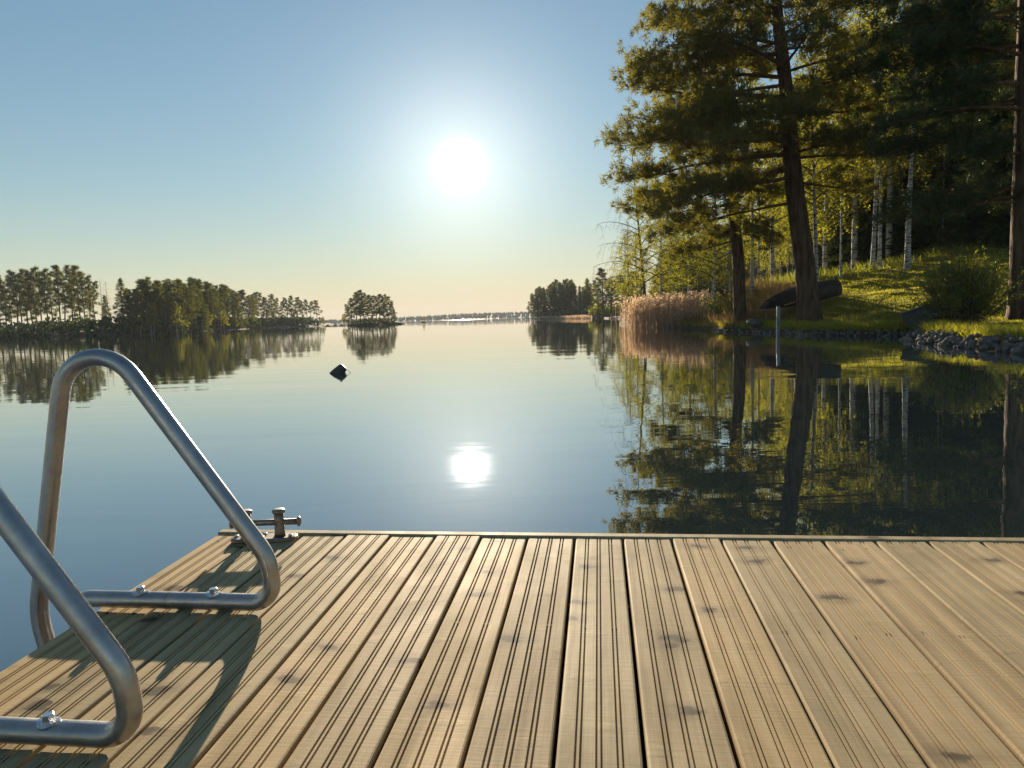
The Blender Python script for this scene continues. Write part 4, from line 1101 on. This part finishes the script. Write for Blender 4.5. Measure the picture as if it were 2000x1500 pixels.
# ---- reeds (nobody could count them)
def reeds(name, label, n, fx, seed, hmin, hmax, wst=.012, plume=True, pl=.28):
    g = np.random.default_rng(seed); xy = fx(g, n); h = g.uniform(hmin, hmax, n)
    x, y = xy[:, 0], xy[:, 1]; a = g.uniform(0, np.pi, n); lean = g.normal(0, .05, (n, 2))
    bx = np.stack([np.cos(a), np.sin(a), 0 * a], 1) * wst
    B0 = np.stack([x, y, np.full(n, -.1)], 1); Tp = np.stack([x + lean[:, 0] * h, y + lean[:, 1] * h, h], 1); Md = (B0 + Tp) / 2
    V = np.stack([B0 - bx, B0 + bx, Tp + bx * .5, Tp - bx * .5], 1).reshape(-1, 3); Q = np.arange(4 * n).reshape(-1, 4)
    me1 = mesh_np('stalks', V, Q, M['reed'])
    # leaves
    m = n * 2; f = g.uniform(.25, .85, m); i = g.integers(0, n, m); Pm = B0[i] + (Tp[i] - B0[i]) * f[:, None]; az = g.uniform(0, 6.28, m); l = g.uniform(.2, .45, m)[:, None]
    d = np.stack([np.cos(az), np.sin(az), g.uniform(.4, 1.4, m)], 1); d = unit(d); wv = unit(np.cross(d, [0, 0, 1.0])) * wst * .9
    V2 = np.stack([Pm - wv, Pm + wv, Pm + d * l], 1).reshape(-1, 3); T2 = np.arange(3 * m).reshape(-1, 3)
    root = obj(name, mesh_np(name, np.vstack([V, V2]), [Q, T2 + len(V)], M['reed'])); tag(root, label, 'reeds', kind='stuff')
    if plume:
        k = 7; keep = g.uniform(0, 1, n) < .62; Tq = np.repeat(Tp[keep], k, 0); mm = len(Tq)
        c = Tq + np.stack([g.normal(.03, .045, mm), g.normal(0, .045, mm), g.uniform(-pl, .05, mm)], 1)
        V3, Q3 = cards(c, .12, g, .55, .6); o = obj('plumes', mesh_np('plumes', V3, Q3, M['plume']), root); tag(o, kind='stuff')
    return root
RA, RB = onz(1222, 640, 0), onz(1398, 642, 0)
def reed_zone(g, n):
    t = g.beta(1.15, 1.0, n); back = g.uniform(0, 1, n) ** .8
    x0 = RA[0] + (RB[0] - RA[0]) * t; y0 = RA[1] + (RB[1] - RA[1]) * t
    keep_t = g.uniform(0, 1, n) < .12; x0 = np.where(keep_t, x0 - g.uniform(0, 1.1, n) * (1 - t), x0)
    return np.stack([x0 + g.normal(0, .25, n) + back * .6, y0 + back * (1.6 + 3.5 * t) + g.normal(0, .2, n)], 1)
reeds('reeds', 'dense stand of dry brown reeds with pale plumes in the shallows', 1700, reed_zone, 8, 0.7, 2.05, .009)
def reed_far(g, n):
    t = g.uniform(0, 1, n); x = 11.5 + 8.5 * t; y = 243 - 70 * t; return np.stack([x - 1.2 + g.normal(0, .5, n), y + g.normal(0, 1.2, n)], 1)
reeds('reeds', 'pale strip of dry reeds along the foot of the distant right point', 1500, reed_far, 9, .5, 1.0, .05, False)

# ---- grass
def blades(name, label, n, zone, seed, hmin, hmax, wd, mat, curve=.4):
    g = np.random.default_rng(seed); xy = zone(g, n); z = z_right(xy[:, 0], xy[:, 1]); ok = z > .16; xy = xy[ok]; z = z[ok]; n = len(xy)
    h = g.uniform(hmin, hmax, n); a = g.uniform(0, 6.28, n); w_ = np.stack([np.cos(a), np.sin(a), 0 * a], 1) * wd
    B0 = np.stack([xy[:, 0], xy[:, 1], z - .02], 1); ln = g.normal(0, curve, (n, 2)) * h[:, None]
    Tp = B0 + np.stack([ln[:, 0], ln[:, 1], h], 1)
    V = np.stack([B0 - w_, B0 + w_, Tp], 1).reshape(-1, 3)
    o = obj(name, mesh_np(name, V, np.arange(3 * n).reshape(-1, 3), mat)); tag(o, label, 'grass', kind='stuff')
def z_lawn(g, n): return np.stack([g.uniform(8.8, 27, n), 8 + 30 * g.uniform(0, 1, n) ** .9], 1)
blades('grass', 'short lawn grass on the bank', 170000, z_lawn, 12, .03, .10, .011, M['bladeg'])
def z_rim(g, n):
    Pp = np.array(RIGHT[1:19]); i = g.integers(0, len(Pp) - 1, n); t = g.uniform(0, 1, n)[:, None]
    q = Pp[i] + (Pp[i + 1] - Pp[i]) * t; return q + np.stack([g.uniform(.15, .8, n), g.normal(0, .2, n)], 1)
blades('rim_grass', 'longer tufted grass along the edge of the bank', 15000, z_rim, 13, .08, .28, .012, M['bladeg'], .5)
def z_dry(g, n): return np.stack([g.uniform(8.9, 13.2, n), g.uniform(29.5, 42, n)], 1)
blades('dry_grass', 'tall dry yellow grass under the trees behind the boulder', 9000, z_dry, 14, .2, .75, .012, M['drygrass'], .35)
def z_wood(g, n): return np.stack([g.uniform(12, 40, n), g.uniform(35, 60, n)], 1)
blades('woodland_floor_plants', 'low undergrowth on the woodland floor', 20000, z_wood, 15, .15, .6, .03, M['willow'], .5)
# ---- low shrubs
g = np.random.default_rng(77)
def shrub(loc, r, h, n, mat, size, label, group=None, name='shrub'):
    root = empty(name, loc); tag(root, label, 'shrub', group)
    b = MB(); C = []
    for q in range(14):
        az = g.uniform(0, 6.28); e = np.array([math.cos(az) * r * g.uniform(.3, .9), math.sin(az) * r * g.uniform(.3, .9), h * g.uniform(.6, 1)])
        b.tube([(0, 0, -.1), e * .5 + [0, 0, .1 * h], e], [.02 * h, .012 * h, .005 * h], 4, False)
        m = n // 14; t = g.uniform(.35, 1.05, m)[:, None]; C.append(e * t + g.normal(0, 1, (m, 3)) * np.array([r * .24, r * .24, h * .14]))
    obj('stems', b.mesh('stems', M['twig']), root)
    V, Q = cards(np.vstack(C), size, g, .7); obj('foliage', mesh_np('foliage', V, Q, mat), root); return root
for px, py, dep, r, h, mt, lab in [(1405, 605, 36, .9, 1.1, 'birchleaf', 'yellow-green shrub right of the reeds'), (1430, 560, 33, .8, 1.6, 'pine', 'dark bushy young conifer at the left of the slimmer pine'),
                                   (1375, 605, 44, 1.2, 1.4, 'birchleaf', 'yellow shrub behind the right end of the reeds'), (1320, 600, 56, 1.6, 1.8, 'willow', 'green shrub behind the middle of the reeds'), (1260, 600, 66, 2, 2.2, 'willow', 'broad green shrub behind the left end of the reeds'),
                                   (1166, 612, 172, 2.4, 2.8, 'birchleaf', 'small yellow shrub at the water below the rounded pine')]:
    p = at(px, py, dep); shrub((p[0], p[1], gz(p[0], p[1])), r, h, 700 if dep < 100 else 250, M[mt], .10 if dep < 100 else .5, lab)
# undergrowth along the left shore, one dark mass
g = np.random.default_rng(78)
nn = 13000; t = g.uniform(0, 1, nn); SP = np.array([(-200, 186), (-140, 161), (-107, 148), (-82, 133), (-64, 122.5), (-61.5, 130), (-67.5, 152), (-71, 180), (-73, 207), (-73, 240), (-70.5, 272)])
sg = np.hypot(*np.diff(SP, axis=0).T); cu = np.concatenate([[0], np.cumsum(sg)]) / sg.sum()
xx = np.interp(t, cu, SP[:, 0]) - g.uniform(-.3, 9, nn); yy = np.interp(t, cu, SP[:, 1]) + g.uniform(0, 9, nn)
zz = z_left(xx, yy); hh = (1.6 + 1.3 * vnoise(xx * .25, yy * .25, 31)) * g.uniform(0, 1, nn)
V, Q = cards(np.stack([xx, yy, np.maximum(zz, 0) + hh], 1), .75, g, .8); o = obj('undergrowth', mesh_np('undergrowth', V, Q, M['spruce']))
tag(o, 'dark undergrowth along the waterline of the left shore', 'undergrowth', kind='stuff')
nn = 900; a = g.uniform(0, 6.28, nn); r = np.sqrt(g.uniform(0, 1, nn)); xx = IC[0] + np.cos(a) * r * 6.6; yy = IC[1] + np.sin(a) * r * 6.5
V, Q = cards(np.stack([xx, yy, np.maximum(z_islet(xx, yy), 0) + g.uniform(0, .9, nn)], 1), .4, g, .8); o = obj('undergrowth', mesh_np('undergrowth', V, Q, M['spruce']))
tag(o, 'dark undergrowth under the pines of the islet', 'undergrowth', kind='stuff')
nn = 2600; t = g.uniform(0, 1, nn); xx = np.interp(t, [0, .5, 1], [9.5, 16.5, 21.5]) + g.uniform(.5, 7, nn); yy = np.interp(t, [0, .5, 1], [246, 197, 150]) + g.uniform(-1, 6, nn)
V, Q = cards(np.stack([xx, yy, np.maximum(z_right(xx, yy), 0) + g.uniform(0, 2.2, nn)], 1), .7, g, .8); o = obj('undergrowth', mesh_np('undergrowth', V, Q, M['spruce']))
tag(o, 'dark undergrowth at the foot of the wood on the distant right point', 'undergrowth', kind='stuff')
# rocks showing along the tip of the left shore
for q_, (px, py, s) in enumerate([(528, 640, .9), (548, 639, 1.3), (557, 639.5, .8), (602, 638, .6), (640, 636, .5), (655, 635.5, .6), (668, 635.5, .5)]):
    q = onz(px, py, 0); 
    if q[1] > 260: q = at(px, 640, 255)
    o = obj('shore_rock', SM[int(px) % 7]); o.location = (q[0], q[1], .05); o.scale = (s * 1.5, s, s * .7); o.rotation_euler = (0, 0, px); tag(o, 'dark low rock, ' + nth(q_) + ' along the waterline off the left shore tip', 'rock', 'rocks off the tip of the left shore')

# ---- evening haze over the lake
b = MB(); b.box((-2700, -420, -3.0), (2700, 2700, 42.0)); hz = obj('haze', b.mesh('haze'))
m, t, out = new_mat('thin_haze'); pv = N(t, 'ShaderNodeVolumePrincipled'); pv.inputs['Color'].default_value = (0.86, 0.92, 1.0, 1); pv.inputs['Density'].default_value = 0.00020; pv.inputs['Anisotropy'].default_value = 0.0
t.links.new(pv.outputs[0], out.inputs['Volume']); hz.data.materials.append(m)
tag(hz, 'thin pale evening haze over the lake', kind='stuff')
